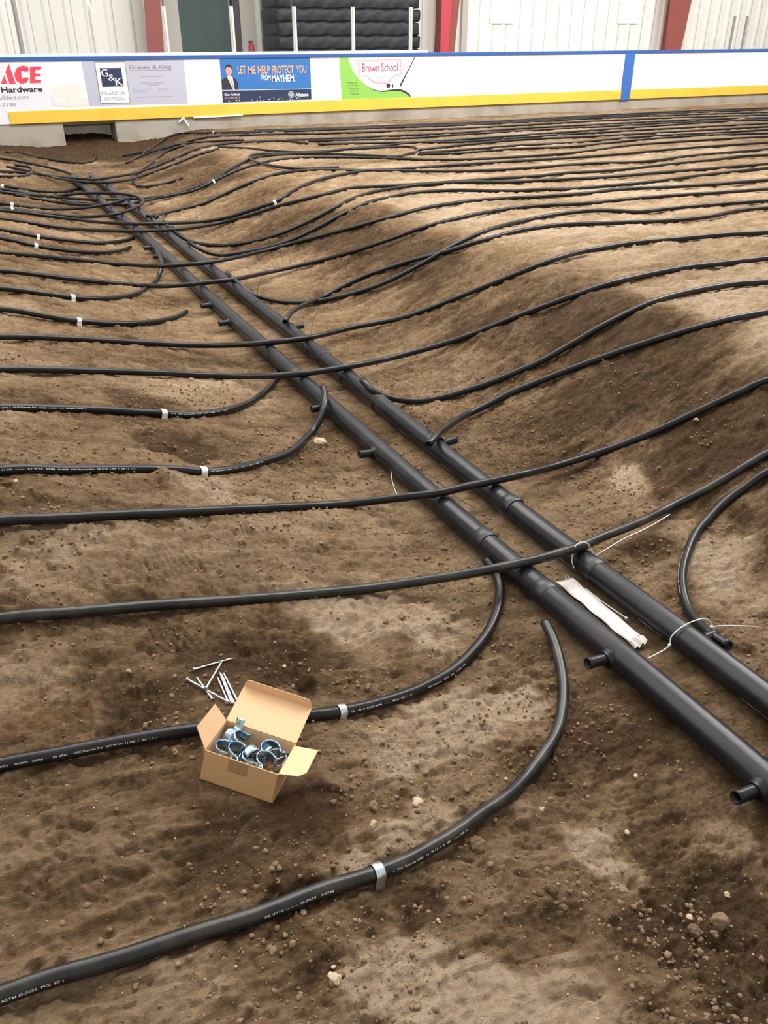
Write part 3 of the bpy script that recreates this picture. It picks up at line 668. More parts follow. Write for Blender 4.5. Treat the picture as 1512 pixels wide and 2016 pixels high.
# --- headers
def header(key, hx, label, y0, y1, stubs, saddles, rings, side):
    ys = np.arange(y0, y1, .04); C = np.stack([hx(ys), ys, 0.047 + .004 * np.sin(ys * 1.7) - 0.05 * sstep(11.0, 14, ys)], 1)
    t = empty('header_pipe', (float(hx(y0 + 2)), y0 + 2, 0)); tag(t, label, 'pipe', 'thick header pipes along the trench')
    tube(C, HR, 32, True, False).build('pipe_barrel', [M_HEAD, M_BORE], t, True)
    for ry in rings:
        m = MB()
        c_ = np.array([[float(hx(ry)), ry - .004 + k * .002, .047 + .004 * math.sin(ry * 1.7)] for k in range(5)])
        rr = [HR - .001, HR + .0035, HR + .002, HR + .0035, HR - .001]; sg = 32
        for k in range(5): m.v += [(c_[k][0] + rr[k] * math.cos(i * 2 * math.pi / sg), c_[k][1], c_[k][2] + rr[k] * math.sin(i * 2 * math.pi / sg)) for i in range(sg)]
        for k in range(4):
            for i in range(sg): m.f.append((k * sg + i, k * sg + (i + 1) % sg, (k + 1) * sg + (i + 1) % sg, (k + 1) * sg + i)); m.m.append(0)
        m.build('fusion_ring', M_RING, t, True)
    for sy, ln, up in stubs:
        cx_ = float(hx(sy)); cz_ = .047; sd = side
        a0 = np.array([cx_ + sd * (HR - .012), sy, cz_ + up * .02]); dd = np.array([sd, 0, up], float); dd /= np.linalg.norm(dd)
        C2 = np.array([a0 + dd * (k * ln / 6) for k in range(7)])
        st = tube(C2, .0175, 20, False, True).build('outlet_stub', [M_HEAD, M_BORE], t, True)
        C3 = np.array([a0 + dd * (.004 + k * .006) for k in range(4)])
        m = tube(C3, .026, 20)
        # saddle flare against the header
        vv = np.array(m.v).reshape(-1, 20, 3)
        for k, s_ in enumerate((1.35, 1.2, .98, .8)): vv[k] = C3[k] + (vv[k] - C3[k]) * s_
        m.v = [tuple(p) for p in vv.reshape(-1, 3)]
        m.build('saddle_collar', M_RING, t, True)
    for sy in saddles:   # half bands where a saddle wraps over the top
        m = MB(); sg = 20
        for k, (dy, rr) in enumerate(((-.03, HR + .0005), (-.026, HR + .0025), (.026, HR + .0025), (.03, HR + .0005))):
            for i in range(sg + 1):
                a_ = math.pi * (-.1 + 1.2 * i / sg); m.v.append((float(hx(sy)) + rr * math.cos(a_), sy + dy, .047 + rr * math.sin(a_)))
        for k in range(3):
            for i in range(sg): m.f.append((k * (sg + 1) + i, k * (sg + 1) + i + 1, (k + 1) * (sg + 1) + i + 1, (k + 1) * (sg + 1) + i)); m.m.append(0)
        m.build('saddle_band', M_RING, t, True)
    return t, C
h1, HC1 = header('h1', hx1, 'thick black header pipe, the left and nearer of the two', -0.6, 12.1,
    [(.86, .085, .12), (1.42, .085, .12), (3.0, .08, .1), (3.58, .07, .05), (5.16, .08, 0), (5.6, .08, 0), (7.2, .07, 0), (7.55, .07, 0), (9.1, .07, .1)], [2.15, 4.05, 1.78], [4.38], -1)
h2, HC2 = header('h2', hx2, 'thick black header pipe, the right and farther of the two', -0.6, 12.2,
    [(2.94, .08, .1), (4.85, .08, .1), (1.36, .07, 0.0), (8.5, .07, .4), (8.75, .07, .5), (8.15, .07, .5)], [2.32, 1.82, 4.42, 3.92], [3.50, 4.22, 5.4], 1)
# white print line on the far header
for s0_ in np.arange(1.2, 4.2, .42):
    surf_text(HC2[::1] * 1.0, '3 IPS  DR 11  PE 4710 ASTM D-3035', HC2.shape[0] * 0 + s0_, 1.95 if False else -1.95, .007, HR, 'printed_text', h2)

# --- near loops and crossings
pipe('LA', [(0, 1960), (106, 1923), (185, 1901.7), (264.5, 1878), (344, 1851), (397, 1834), (500, 1803), (566, 1778), (632, 1752), (731, 1722), (797.6, 1695.6), (847, 1669), (897, 1639), (946, 1603), (996, 1569), (1034, 1532), (1068, 1488), (1095, 1444), (1106, 1403), (1109, 1352, .004), (1101.6, 1301.6, .008), (1088, 1257.6, .012), (1073, 1225, .016)],
     'nearest black pipe, curving from the lower left corner around to the header', ext0=.8, m=M_DUSTY, seg=20)
pipe('LB', [(0, 1505.7), (106, 1486), (211.6, 1464.7), (317.5, 1446), (383.6, 1436), (440, 1428), (520, 1420), (606, 1409), (671, 1401), (752, 1382), (828.5, 1355), (886, 1324), (928, 1286), (963, 1240), (982, 1190), (983, 1150), (975, 1128, .01), (957, 1103, .02)],
     'black pipe passing behind the cardboard box and ending at the left header', ext0=.8, seg=20)
pipe('LC', [(0, 926), (132, 925), (264.6, 923.5), (347, 925, -.004), (399, 929), (449, 925), (498, 914), (564.6, 894), (597.6, 867.5), (615, 849), (627, 832, 0, .040), (636, 808, 0, .078), (640, 785, 0, .108), (639, 771, 0, .120), (635.6, 762, 0, .128)],
     'black pipe curling up over the left header beside the pale stone', ext0=1.0, seg=16)
pipe('LD', [(0, 803.7), (99, 804.4), (198, 807), (264.6, 811), (321, 814), (380, 816), (446, 807.7), (490, 793), (514, 778), (534, 759), (544, 742), (543, 728)],
     'black pipe partly covered by soil on the left, ending under a crossing pipe', ext0=1.0, seg=16)
pipe('LE', [(0, 608.6), (82.7, 621), (155, 632.4), (231.5, 637), (297.6, 634), (347, 624), (367, 614)], 'short black pipe end on the left bank with the strap nearest a free tip', ext0=1.0, seg=12)
pipe('LF', [(0, 568), (83, 578), (142, 585.5), (198, 588), (258, 581), (291, 566), (311, 546), (319, 523, 0, .07), (316, 508, 0, .09), (309, 494, 0, .11)], 'black pipe hooking sharply up to the left header, grey highlight on its bend', ext0=1.0, seg=12)
pipe('P2', [(0, 1218), (150, 1205), (300, 1192), (450, 1182), (600, 1170), (750, 1155), (900, 1133), (966, 1121), (1012, 1111), (1058.7, 1101), (1098, 1090), (1150, 1073), (1187, 1057), (1260, 1028), (1324, 996), (1377, 970), (1429, 941), (1482, 909), (1512, 892)],
     'black pipe crossing both headers nearest the camera, white cable tie on it', over=1.0, ext0=.8, ext1=1.0, m=M_DUSTY, seg=20)
pipe('P1', [(0, 1026), (100, 1021), (250, 1013), (400, 1006), (550, 999), (680, 992), (786, 980), (865, 970), (918, 958), (971, 947), (1024, 935), (1112, 912), (1218, 877), (1297, 846), (1376, 809), (1456, 772), (1512, 748)],
     'black pipe crossing both headers just below the black wire, second nearest crossing', over=1.0, ext0=.8, ext1=1.0, seg=18)
pipe('P4', [(0, 728), (99, 728), (198, 730.6), (331, 735), (432, 740), (564.6, 738.6), (631, 731), (697, 720), (781, 702), (901.6, 668), (1022, 621), (1112.7, 588), (1191, 561), (1271, 541.5), (1350, 527), (1429, 518), (1512, 508.5)],
     'long black pipe crossing both headers just above the open pipe end', over=1.0, ext0=.8, ext1=2.0, seg=14)
pipe('P3', [(0, 663), (132, 666.5), (264.6, 674), (397, 680), (500, 677), (597.6, 666.5), (697, 644), (800, 623), (962, 561), (1082, 514), (1143, 496), (1165, 492), (1244, 479), (1350, 469), (1429, 462), (1512, 457.7)],
     'long black pipe crossing both headers with a black tie tail standing on it', over=1.0, ext0=.8, ext1=2.0, seg=14)
pipe('RL', [(1512, 928), (1469, 957), (1429.5, 986), (1398, 1018), (1371, 1049.5), (1352, 1091.7), (1343, 1131), (1345, 1165), (1355, 1198.6), (1374, 1226, .012), (1401, 1250.5, .03), (1435, 1272, .04)],
     'black pipe bending down at the right edge to an open end on the far header', ext0=.9, seg=20)
o, C = PIPES['RL']
pipe('LFR', [(713, 749, 0, .118), (722, 758, 0, .112), (735, 769, 0, .098), (753, 779, 0, .078), (775, 785.5, 0, .05), (799, 788.6, 0, .028), (825.5, 789.4), (865, 783), (918, 769), (974, 750), (1024, 729), (1058, 714.7), (1112, 685), (1191, 639), (1271, 600), (1324, 582.5), (1377, 571), (1443, 560), (1512, 555)],
     'black pipe starting at an open end against the far header and climbing the right bank', ext1=2.0, seg=14)
pipe('LG', [(842.7, 876, 0, .112), (850, 868, 0, .116), (858, 859, 0, .116), (874, 845, 0, .095), (905, 824, 0, .05), (930, 811), (957.8, 798), (1010.7, 771), (1050, 755.6), (1112, 731), (1191, 702), (1271, 675), (1350, 651), (1429, 630), (1482, 619.6), (1512, 615)],
     'black pipe whose open end lies across the far header, running up the dark bank', ext1=2.0, seg=16)
# --- upper field: pipes that run onto the flat right bank
LL = 'bank pipe, '
def up(key, pts, label, **k):
    return pipe(key, pts, label, group='black pipes on the flat bank', seg=k.pop('seg', 10), **k)
up('A', [(561, 634, 0, .118), (567, 623, 0, .118), (577, 612, 0, .10), (600, 600, 0, .06), (640, 582), (690, 557), (720.6, 543), (811, 513), (866, 499), (945, 475), (1024.6, 454), (1104, 443), (1210, 439), (1324, 434), (1398, 426), (1456, 414.5), (1512, 409)], LL + 'open end resting on the far header beside a black outlet', ext1=2)
up('B', [(447, 537, 0, .118), (458, 548, 0, .11), (472, 560, 0, .075), (498, 580, 0, .03), (531.5, 590), (581, 595.7), (631, 592), (697, 577), (756, 557), (839, 515), (879, 491), (945, 459), (1024.6, 436), (1112, 420), (1178, 414.5), (1260, 417), (1297, 413), (1363, 406.6), (1443, 400), (1512, 395)], LL + 'crossing its neighbour in an X on the bank edge', ext1=2, lift=.004)
up('E', [(0, 533), (132, 548), (265, 561), (331, 563), (400, 557), (459, 550), (538, 534), (618, 516), (697, 494.5), (760, 473.8), (839, 446), (919, 426), (971.6, 415.6), (1051, 406), (1160, 400), (1218, 394), (1323.6, 385), (1403, 380), (1512, 372)], LL + 'crossing both headers, sixth pipe up from the open end', over=1.0, ext0=.8, ext1=2)
up('F', [(0, 497), (132, 510), (238, 519.7), (317, 523.6), (400, 518), (459, 508), (538.7, 489), (618, 468), (697.5, 447), (760, 430), (839, 409), (919, 397), (998, 390.5), (1051, 388), (1160, 380), (1218, 373), (1323.6, 368), (1403, 363), (1512, 354.6)], LL + 'crossing both headers through the two dark hooks', over=1.0, ext0=.8, ext1=2)
up('G', [(370, 477, 0, .115), (390, 488, 0, .08), (410, 498, 0, .04), (435, 502), (459, 500), (512, 490.6), (565, 476), (618, 452), (671, 423), (724, 399), (760, 390.5), (813, 380), (892, 374.6), (998, 376), (1077, 373), (1112, 372.6), (1191, 366.5), (1297, 356.7), (1376.6, 346), (1456, 337), (1512, 331)], LL + 'lower of the two dark hooks starting at the far header', ext1=2)
up('H', [(329, 444, 0, .115), (346, 458, 0, .08), (366, 471.6, 0, .04), (392, 479.5), (430, 483), (472.6, 480), (512, 472), (565, 455), (618, 431), (671, 402), (724, 381), (780, 370), (826, 364), (919, 358.7), (998, 358.7), (1077, 354.8), (1112, 353), (1191, 349), (1297, 340), (1376.6, 334), (1512, 323)], LL + 'upper of the two dark hooks starting at the far header', ext1=2)
up('I', [(0, 430), (53, 437.7), (132, 449.6), (238, 455), (317, 453.5), (380, 448), (433, 439), (486, 425.8), (538.7, 408.6), (591.7, 394), (644.6, 381), (697.5, 369.5), (780, 365.5), (866, 360), (971.6, 352), (1051, 347), (1112, 341), (1218, 334.7), (1323.6, 323), (1403, 315), (1456, 308), (1512, 305)], LL + 'crossing both headers right below the twin black outlets', over=1.0, ext0=.8, ext1=2)
up('K', [(0, 414), (53, 419), (132, 430), (238, 440), (317, 440), (400, 436), (446, 429), (499, 412.5), (541, 398), (578, 375.5), (618, 357), (671, 344), (724, 336), (780, 333.5), (866, 327), (971.6, 320), (1051, 315), (1112, 311.5), (1218, 304), (1323.6, 294), (1512, 280.5)], LL + 'crossing both headers and wearing a white strap on the bank slope', over=1.0, ext0=.8, ext1=2, lift=.003)
up('J', [(290, 426, 0, .12), (304, 424, 0, .09), (344, 415), (400, 401), (433, 386), (486, 362), (538.7, 344), (591.7, 336), (640, 334), (700, 335.5), (760, 336), (840, 337), (919, 337), (998, 333.6), (1077, 328), (1160, 322), (1271, 318), (1350, 308), (1512, 294)], LL + 'starting at the twin black outlets of the far header', ext1=2)
up('Lp', [(0, 378), (60, 389), (120, 399), (186, 404), (245.7, 402), (278.7, 397), (320, 388), (380, 375.5), (419.7, 357), (459, 338.5), (499, 325), (538.7, 316), (591.7, 310.7), (671, 309.4), (780, 312), (839, 314.5), (919, 314), (998, 310), (1112, 302.5), (1244, 286), (1376.6, 276.6), (1512, 269)], LL + 'lower one of the pair merging past a white strap', over=.6, ext0=.8, ext1=2)
up('Lq', [(0, 371.5), (60, 382), (120, 389), (186, 393), (239, 392), (291, 390), (344, 382), (380, 371), (419.7, 354), (450, 335), (472.6, 322.6), (512, 308), (565, 303.5), (618, 302.3), (671, 304), (724, 306), (781, 308.5), (800, 304), (816, 300), (823, 295), (818, 291), (800, 288.6), (760, 290), (724, 291.5), (690, 294)], LL + 'upper one of the pair, turning back in a narrow loop', over=.6, ext0=.8)
up('Ring', [(667, 330), (618, 331.5), (570, 331), (538.7, 327), (515, 322), (501, 317), (491, 312), (492, 307), (503, 304), (525, 302.5), (565, 301), (618, 299.5), (658, 297)], LL + 'free grey end folded back in a flat loop', lift=.01)
up('T1', [(430, 290), (486, 292), (538.7, 297.5), (591.7, 299.5), (640, 297.5), (700, 292), (745, 288), (800, 282), (892, 276), (1024, 266.5), (1160, 257)], LL + 'blunt dark end near the bank edge above the flat loop', ext1=6)
up('T2', [(182, 404, .0), (159, 400), (120, 396)], 'short black pipe end lying among pipes left of the headers')
up('M', [(823, 304), (850, 303), (892, 302.5), (1024.6, 292.6), (1112, 290), (1244, 276.6), (1376.6, 267), (1512, 262.5)], LL + 'starting at the right tip of the narrow loop', ext1=2)
up('N', [(826, 301), (945, 292.6), (1024, 286), (1112, 282), (1271, 268.6), (1400, 262), (1512, 255)], LL + 'just above the one starting at the narrow loop', ext1=2)
up('O', [(823, 295.5), (919, 284.7), (1024.6, 275), (1160, 269), (1337, 259), (1512, 249)], LL + 'beginning right beside the narrow loop, straight', ext1=2)
# far straight runs, read at the left, middle and right of the flat bank
FAR = [[(626, 284), (760, 281), (892, 279.5), (1024.6, 271), (1160, 262), (1337, 252), (1512, 243)],
       [(607, 277.6), (700, 275), (780, 273.6), (892, 266), (1024, 258), (1160, 250.5), (1337, 241), (1512, 236)],
       [(565, 276), (671, 272), (780, 267), (892, 262), (1024, 253), (1160, 246), (1337, 237), (1512, 231)],
       [(607, 264), (700, 261), (780, 258), (945, 251), (1160, 239), (1337, 231.5), (1512, 226)],
       [(560, 259), (644, 255.5), (780, 251), (945, 245), (1160, 233.5), (1337, 226.5), (1512, 221)],
       [(420, 262), (512, 258.5), (644.6, 254), (780, 249.5), (945, 243), (1160, 230.5), (1337, 222.5), (1512, 216)],
       [(500, 257), (644, 252.5), (780, 247), (945, 240.5), (1160, 228), (1337, 219.5), (1512, 212.5)]]
ords = ['seventh', 'sixth', 'fifth', 'fourth', 'third', 'second', 'nearest']
for k, pts in enumerate(FAR):
    up('far%d' % k, pts, 'straight far bank pipe, %s counting out from the boards' % ords[k] if k < 6 else 'straight black pipe lying right along the foot of the curb', ext1=3, seg=8, open0=False)
# --- far end, both sides of the trench
fe = dict(group='black pipes at the far end of the trench', seg=8)
def fp(key, pts, label, **k): return pipe(key, pts, label, group='black pipes at the far end of the trench', seg=8, **k)
fp('a', [(10.6, 300), (40, 301), (70, 308), (92.6, 313), (125, 318), (159, 321), (178, 318), (187, 310), (188, 299)], 'farthest black pipe left of the trench end, its tip pointing up toward the curb opening', )
fp('b', [(0, 312), (53, 321), (106, 332), (145.5, 344), (163, 356), (164, 363), (153.4, 371), (106, 378), (53, 373), (5, 366)], 'black pipe doubling back in a hairpin at the far header ends', ext0=1.5)
fp('c', [(0, 337), (66, 342), (132, 350), (185, 353), (238, 346), (291, 333), (344, 312), (380, 296), (419.7, 286.5), (472.6, 280.5), (538.7, 277.6), (576, 279), (605, 283)], 'black pipe crossing the far header ends, blunt tip on the bank above', over=1.0, ext0=1.5)
fp('d', [(13, 328), (79, 342), (119, 352), (185, 359.6), (225, 358), (291, 342), (344, 323), (380, 308), (412, 297)], 'black pipe crossing the far header ends, tip stopping at the pale bank edge', over=1.0)
fp('e', [(0, 347.7), (39.7, 347), (60, 341), (65, 334), (55, 328), (30, 325)], 'small black hook at the far left edge above the strapped pipes')
fp('h', [(0, 400), (60, 408), (106, 411.5), (159, 410), (212, 402), (235, 396, .02), (254, 390, .03)], 'black pipe with a pale free tip lying over the headers, strap at far left', over=1.0, ext0=1)
fp('i', [(0, 410), (40, 414), (79, 419), (159, 427), (225, 422), (270, 407), (282, 397), (272, 388), (240, 382), (190, 380), (159, 381), (106, 386), (50, 383), (0, 378)], 'black pipe forming the wide oval loop over the headers', over=1.0, ext0=1, lift=.012)
fp('k', [(0, 452), (74, 465.5), (145.5, 474.7), (198, 478.7), (238, 474.7), (264.6, 468)], 'upper of two strapped black pipe ends left of the headers', ext0=1)
fp('l', [(0, 469), (70, 484), (145.5, 494.6), (198, 497), (238, 493), (256.6, 486.6)], 'lower of two strapped black pipe ends left of the headers', ext0=1)
fp('m', [(360, 350), (330, 360), (304, 365), (278, 367.6), (264, 361), (263, 350), (275, 337), (291, 327), (331, 297), (362, 287)], 'black pipe bent in a C shape on the far right slope of the trench')
fp('n', [(249, 321), (291, 301), (331, 289.5), (370, 279), (406, 271), (440, 268), (486, 265.7), (552, 264), (620, 263), (700, 261.5)], 'black pipe stepping down the far slope, its lower tip nearest the pit')
fp('o', [(242, 307), (291, 297), (344, 286), (380, 281), (430, 277), (480, 275.5)], 'black pipe on the far slope with the tip closest to the curb wall')
fp('p', [(278, 303), (304, 288), (323, 275)], 'shortest black pipe piece, leaning on the far slope beside the curb')
fp('q', [(323, 274.5), (344, 265), (370, 262), (400, 262), (421, 261), (470, 261), (540, 259.5)], 'black pipe rising from the slope to a white strap below the curb', )
fp('r', [(380, 308), (395, 303), (412, 298), (430, 293)], 'short black tip at the pale bank edge above the C shaped pipe', lift=.01)

# the soil settles under the pipes: no crust above their lower third
gco = np.empty(nx * ny * 3); g.data.vertices.foreach_get('co', gco); gco = gco.reshape(ny, nx, 3); GZ = gco[:, :, 2]
BURY = {hk: [hit(*q) for q in qs] for hk, qs in {'LB': [(340, 1443), (380, 1437)], 'LD': [(225, 808), (270, 812)], 'LC': [(340, 925)], 'LA': [(905, 1632), (560, 1781), (420, 1828)], 'LE': [(100, 624)]}.items()}
for key, (o_, C_) in PIPES.items():
    for p in C_[::2]:
        wr = .030 if p[1] < 4 else .03 + .008 * (p[1] - 4)
        i0, i1 = np.searchsorted(gx, [p[0] - wr, p[0] + wr]); j0, j1 = np.searchsorted(gy, [p[1] - wr, p[1] + wr])
        i1 = min(i1 + 1, nx); j1 = min(j1 + 1, ny); i0 = max(i0 - 1, 0); j0 = max(j0 - 1, 0)
        sub = GZ[j0:j1, i0:i1]; dd = np.hypot(gx[None, i0:i1] - p[0], (gy[j0:j1, None] - p[1]))
        up_ = .012 if any(math.hypot(p[0] - b_[0], p[1] - b_[1]) < .07 for b_ in BURY.get(key, [])) else 0
        lim = p[2] - PR * .62 + up_ + np.clip(dd - (.02 if p[1] < 4 else wr * .75), 0, None) * .8
        np.minimum(sub, lim, out=sub)
g.data.vertices.foreach_set('co', gco.ravel()); g.data.update()

# print on the near pipes (same running text as the maker's marking)
def arclen_at(C, px, py):
    v = C - [0, 0, EYE]; Xc = v @ R_; Yc_ = v @ U_; Zc = v @ F_
    d = np.hypot(CX + F_PX * Xc / Zc - px, CY - F_PX * Yc_ / Zc - py); i = int(np.argmin(np.where(Zc > 0, d, 1e9)))
    L = np.concatenate([[0], np.cumsum(np.linalg.norm(np.diff(C, axis=0), axis=1))]); return L[i], i
def mark(key, runs):
    o, C = PIPES[key]
    for px, py, s, th, st in runs:
        s0, i = arclen_at(C, px, py); surf_text(C, s, s0, th, .0062, PR, 'printed_text', o, stretch=st * 1.3)
mark('LB', [(2, 1505, 'PC2     D-3035   ASTM        PE 4710     GSC Express Pro   KY W I P  11 DR  1  IPS  1 / 11', 1.15, 1.15), (676, 1400, '1  CE  1 MP 11  D-3035 ASTM    ------    PE4710   GSC   1 - 11 1', 1.15, 1.1), (835, 1353, 'GSC Express   4710   Pro   11 DR 1 IPS', 1.15, 1.2)])
mark('LA', [(2, 1960, 'ASTM D-3035  PC2  E7 1', 1.25, 1.2), (520, 1795, 'PE 4710 ------- D-3035   ASTM', 1.2, 1.5), (757, 1712, '11  Pro  Express GSC   11  W I P  1  E   IPS    ------  DR 11', 1.15, 1.2)])
mark('LC', [(5, 926, '11 DR   -------   KY W I P   ASTM   D-3035  GSC Express Pro   PE 4710  1 IPS  1  DR 11  -----', 1.15, 1.5), (405, 929, 'GSC Express Pro  DR 11  1 IPS  1 -- KY W I P   ASTM  D-3035  4710', 1.15, 1.4)])
mark('LD', [(5, 804, 'GSC 1  4710 Express Pro  11 DR -- 1 IPS   -----  ASTM D-3035  E', 1.15, 1.6), (330, 815, '4710   GSC Express Pro  11 DR    ASTM  D-3035   1 IPS  ----- W I P', 1.15, 1.5)])
mark('RL', [(1352, 1092, '1 IPS DR 11  - D-3035 ASTM PE4710 ---- GSC  1 IPS  DR 11', 1.0, 1.4)])

# pipe straps
def strap(key, px, py, label, w=.020, foot=True, flip=False):
    o, C = PIPES[key]; s0, i = arclen_at(C, px, py); T, Nn, Up = frames(C)
    c_ = C[i]; t, n, u = T[i], Nn[i], Up[i]
    if n @ (np.array([0, 0, EYE]) - c_) < 0: n = -n
    prof = []
    for k in range(19):
        a_ = math.radians(-100 + 200 * k / 18); prof.append(c_ + (PR + .0016) * (math.cos(a_) * u + math.sin(a_) * n))
    prof.append(prof[-1] - u * .014 + n * .0015); prof.append(prof[-1] - u * .010 + n * .004)
    ridges = (-.5, -.42, -.30, -.2, 0, .2, .30, .42, .5); hgt = (0, .0008, .0, .0012, .0002, .0012, 0, .0008, 0)
    m = MB(); nr = len(ridges)
    for j, p in enumerate(prof):
        out = p - c_; out = out / np.linalg.norm(out)
        for rx, hh in zip(ridges, hgt): m.v.append(tuple(p + t * rx * w + out * hh))
    for j in range(len(prof) - 1):
        for k in range(nr - 1): m.f.append((j * nr + k, j * nr + k + 1, (j + 1) * nr + k + 1, (j + 1) * nr + k)); m.m.append(0)
    ob = m.build('pipe_strap', M_ZINC, None, True); s = ob.modifiers.new('t', 'SOLIDIFY'); s.thickness = .0015
    tag(ob, label, 'strap', 'zinc straps pinning the pipes'); return ob
M_WSTRAP = mat('pale_zinc_strap', (.80, .82, .84), .45, .25)
strap('LA', 740, 1718, 'zinc strap on the nearest curved pipe, biggest in view', .022)
strap('LB', 671, 1402, 'zinc strap on the pipe just right of the cardboard box', .021)
for key, px, py, lab in (('LC', 398, 929, 'pale strap on the curling pipe beside the soil mound'), ('LD', 321, 814, 'pale strap on the half buried pipe left of centre'), ('LE', 155, 632, 'pale strap on the short pipe with the buried tip'),
                         ('LF', 141, 586, 'pale strap on the hooked pipe above it, left side'), ('k', 74, 465, 'pale strap on the upper of two short pipe ends'), ('l', 70, 484, 'pale strap on the lower of two short pipe ends'),
                         ('h', 17, 402, 'pale strap at the far left edge, upper of the close pair'), ('i', 16, 412, 'pale strap at the far left edge, lower of the close pair'), ('b', 2, 366, 'pale strap at the very left edge of the hairpin pipe'),
                         ('K', 541, 398, 'pale strap on the right bank slope, alone between two pipes'), ('Lp', 421, 356, 'pale strap on the pair of pipes climbing the far slope'), ('q', 421, 261, 'tiny pale strap on the pipe below the curb')):
    ob = strap(key, px, py, lab, .026); ob.data.materials.clear(); ob.data.materials.append(M_WSTRAP)

# ------------------------------------------------------------------ cardboard box
def BL(p): return BOXP + BOXR @ np.array(p, float)
bx = empty('cardboard_box', tuple(BOXP)); tag(bx, 'open brown cardboard box full of metal pipe clamps on the soil', 'box')
def slab(name, quad, nrm, th, mats, parent, chamfer=None):
    """board of thickness th: quad in box coordinates, outer face first"""
    q = [np.array(p, float) for p in quad]; n = np.array(nrm, float); n /= np.linalg.norm(n)
    k = len(q); vs = [BL(p) for p in q] + [BL(p + n * th) for p in q]
    m = MB(); m.add(vs, [tuple(range(k))], 0); m.f.append(tuple(k + i for i in range(k - 1, -1, -1))); m.m.append(1)
    for i in range(k): m.f.append((i, k + i, k + (i + 1) % k, (i + 1) % k)); m.m.append(0)
    return m.build(name, mats, parent)
CM = [M_CARD, M_CARDIN]; T0 = .0022
slab('base_panel', [(0, 0, 0), (BW, 0, 0), (BW, BD, 0), (0, BD, 0)], (0, 0, 1), T0, CM, bx)
slab('side_panel', [(0, 0, 0), (BW, 0, 0), (BW, 0, BH), (0, 0, BH)], (0, 1, 0), T0, CM, bx)
slab('side_panel', [(0, BD, 0), (BW, BD, 0), (BW, BD, BH), (0, BD, BH)], (0, -1, 0), T0, CM, bx)
slab('side_panel', [(0, 0, 0), (0, BD, 0), (0, BD, BH), (0, 0, BH)], (1, 0, 0), T0, CM, bx)
slab('side_panel', [(BW, 0, 0), (BW, BD, 0), (BW, BD, BH), (BW, 0, BH)], (-1, 0, 0), T0, CM, bx)
ly, lz = .2285, .1198
lid = slab('lid_flap', [(0, BD, BH), (BW, BD, BH), (BW, ly, lz), (0, ly, lz)], (0, -.36, .93), T0, CM, bx)
pts = [(0, ly, lz), (BW, ly, lz), (BW - .002, ly - .003, lz + .012), (BW - .008, ly - .0055, lz + .022), (BW - .016, ly - .0065, lz + .0255), (.016, ly - .0065, lz + .0255), (.008, ly - .0055, lz + .022), (.002, ly - .003, lz + .012)]
slab('tuck_flap', pts, (0, -1, -.25), .0018, CM, bx)
cx_, sz_ = .0495 * math.cos(.8014), .0495 * math.sin(.8014)
slab('dust_flap', [(0, .002, BH), (0, BD - .002, BH), (-cx_ * .1, BD + .0, BH + sz_ * .1), (-cx_, BD - .002, BH + sz_), (-cx_, .022, BH + sz_)], (.7, 0, .7), .0018, CM, bx)
cx_, sz_ = .0584 * math.cos(.2013), .0584 * math.sin(.2013)
slab('dust_flap', [(BW, .002, BH), (BW, BD - .012, BH), (BW + cx_, BD - .015, BH + sz_), (BW + cx_, .020, BH + sz_), (BW + cx_ * .75, .004, BH + sz_ * .75)], (-.2, 0, 1), .0018, CM, bx)
slab('tape_patch', [(.062, -.0004, BH - .034), (.108, -.0004, BH - .034), (.108, -.0004, BH - .002), (.062, -.0004, BH - .002)], (0, 1, 0), .0003, [M_TAPE, M_TAPE], bx)

# clamps in the box
def clamp_mesh():
    """one-hole conduit clamp: hooped strap with a flat drilled ear; local x = strap width, open towards -z"""
    r = .0225; prof = [(-.0250 - .014, -.016), (-.0280, -.0185), (-.0235, -.015)]
    for k in range(17):
        a_ = math.radians(200 - 220 * k / 16); prof.append((r * math.cos(a_), r * math.sin(a_)))
    prof += [(.0240, -.0135), (.028, -.0145), (.036, -.0145), (.048, -.0145)]
    w = .023; m = MB()
    for (u, v) in prof:
        for t_ in (-.5, -.25, 0, .25, .5): m.v.append((t_ * w, u, v + (.0007 if abs(t_) == .25 else 0)))
    n = len(prof)
    for j in range(n - 1):
        for k in range(4):
            m.f.append((j * 5 + k, j * 5 + k + 1, (j + 1) * 5 + k + 1, (j + 1) * 5 + k)); m.m.append(0)
    # bolt hole drawn as a short dark-rimmed eyelet on the ear
    me_ = m.mesh('clamp_strap'); return me_
CLM = clamp_mesh(); CLM.materials.append(M_ZBLUE); CLM.polygons.foreach_set('use_smooth', [True] * len(CLM.polygons))
hm = MB(); sg = 14
for k, (rr, zz) in enumerate(((.0042, .0006), (.0042, .0010), (.0001, .0010))):
    hm.v += [(rr * math.cos(i * 2 * math.pi / sg), .039 + rr * math.sin(i * 2 * math.pi / sg), -.0145 + zz) for i in range(sg)]
for k in range(2):
    for i in range(sg): hm.f.append((k * sg + i, k * sg + (i + 1) % sg, (k + 1) * sg + (i + 1) % sg, (k + 1) * sg + i)); hm.m.append(0)
HOLM = hm.mesh('screw_hole'); HOLM.materials.append(M_BORE)
BQ = Matrix([list(r) + [0] for r in BOXR] + [[0, 0, 0, 1]])
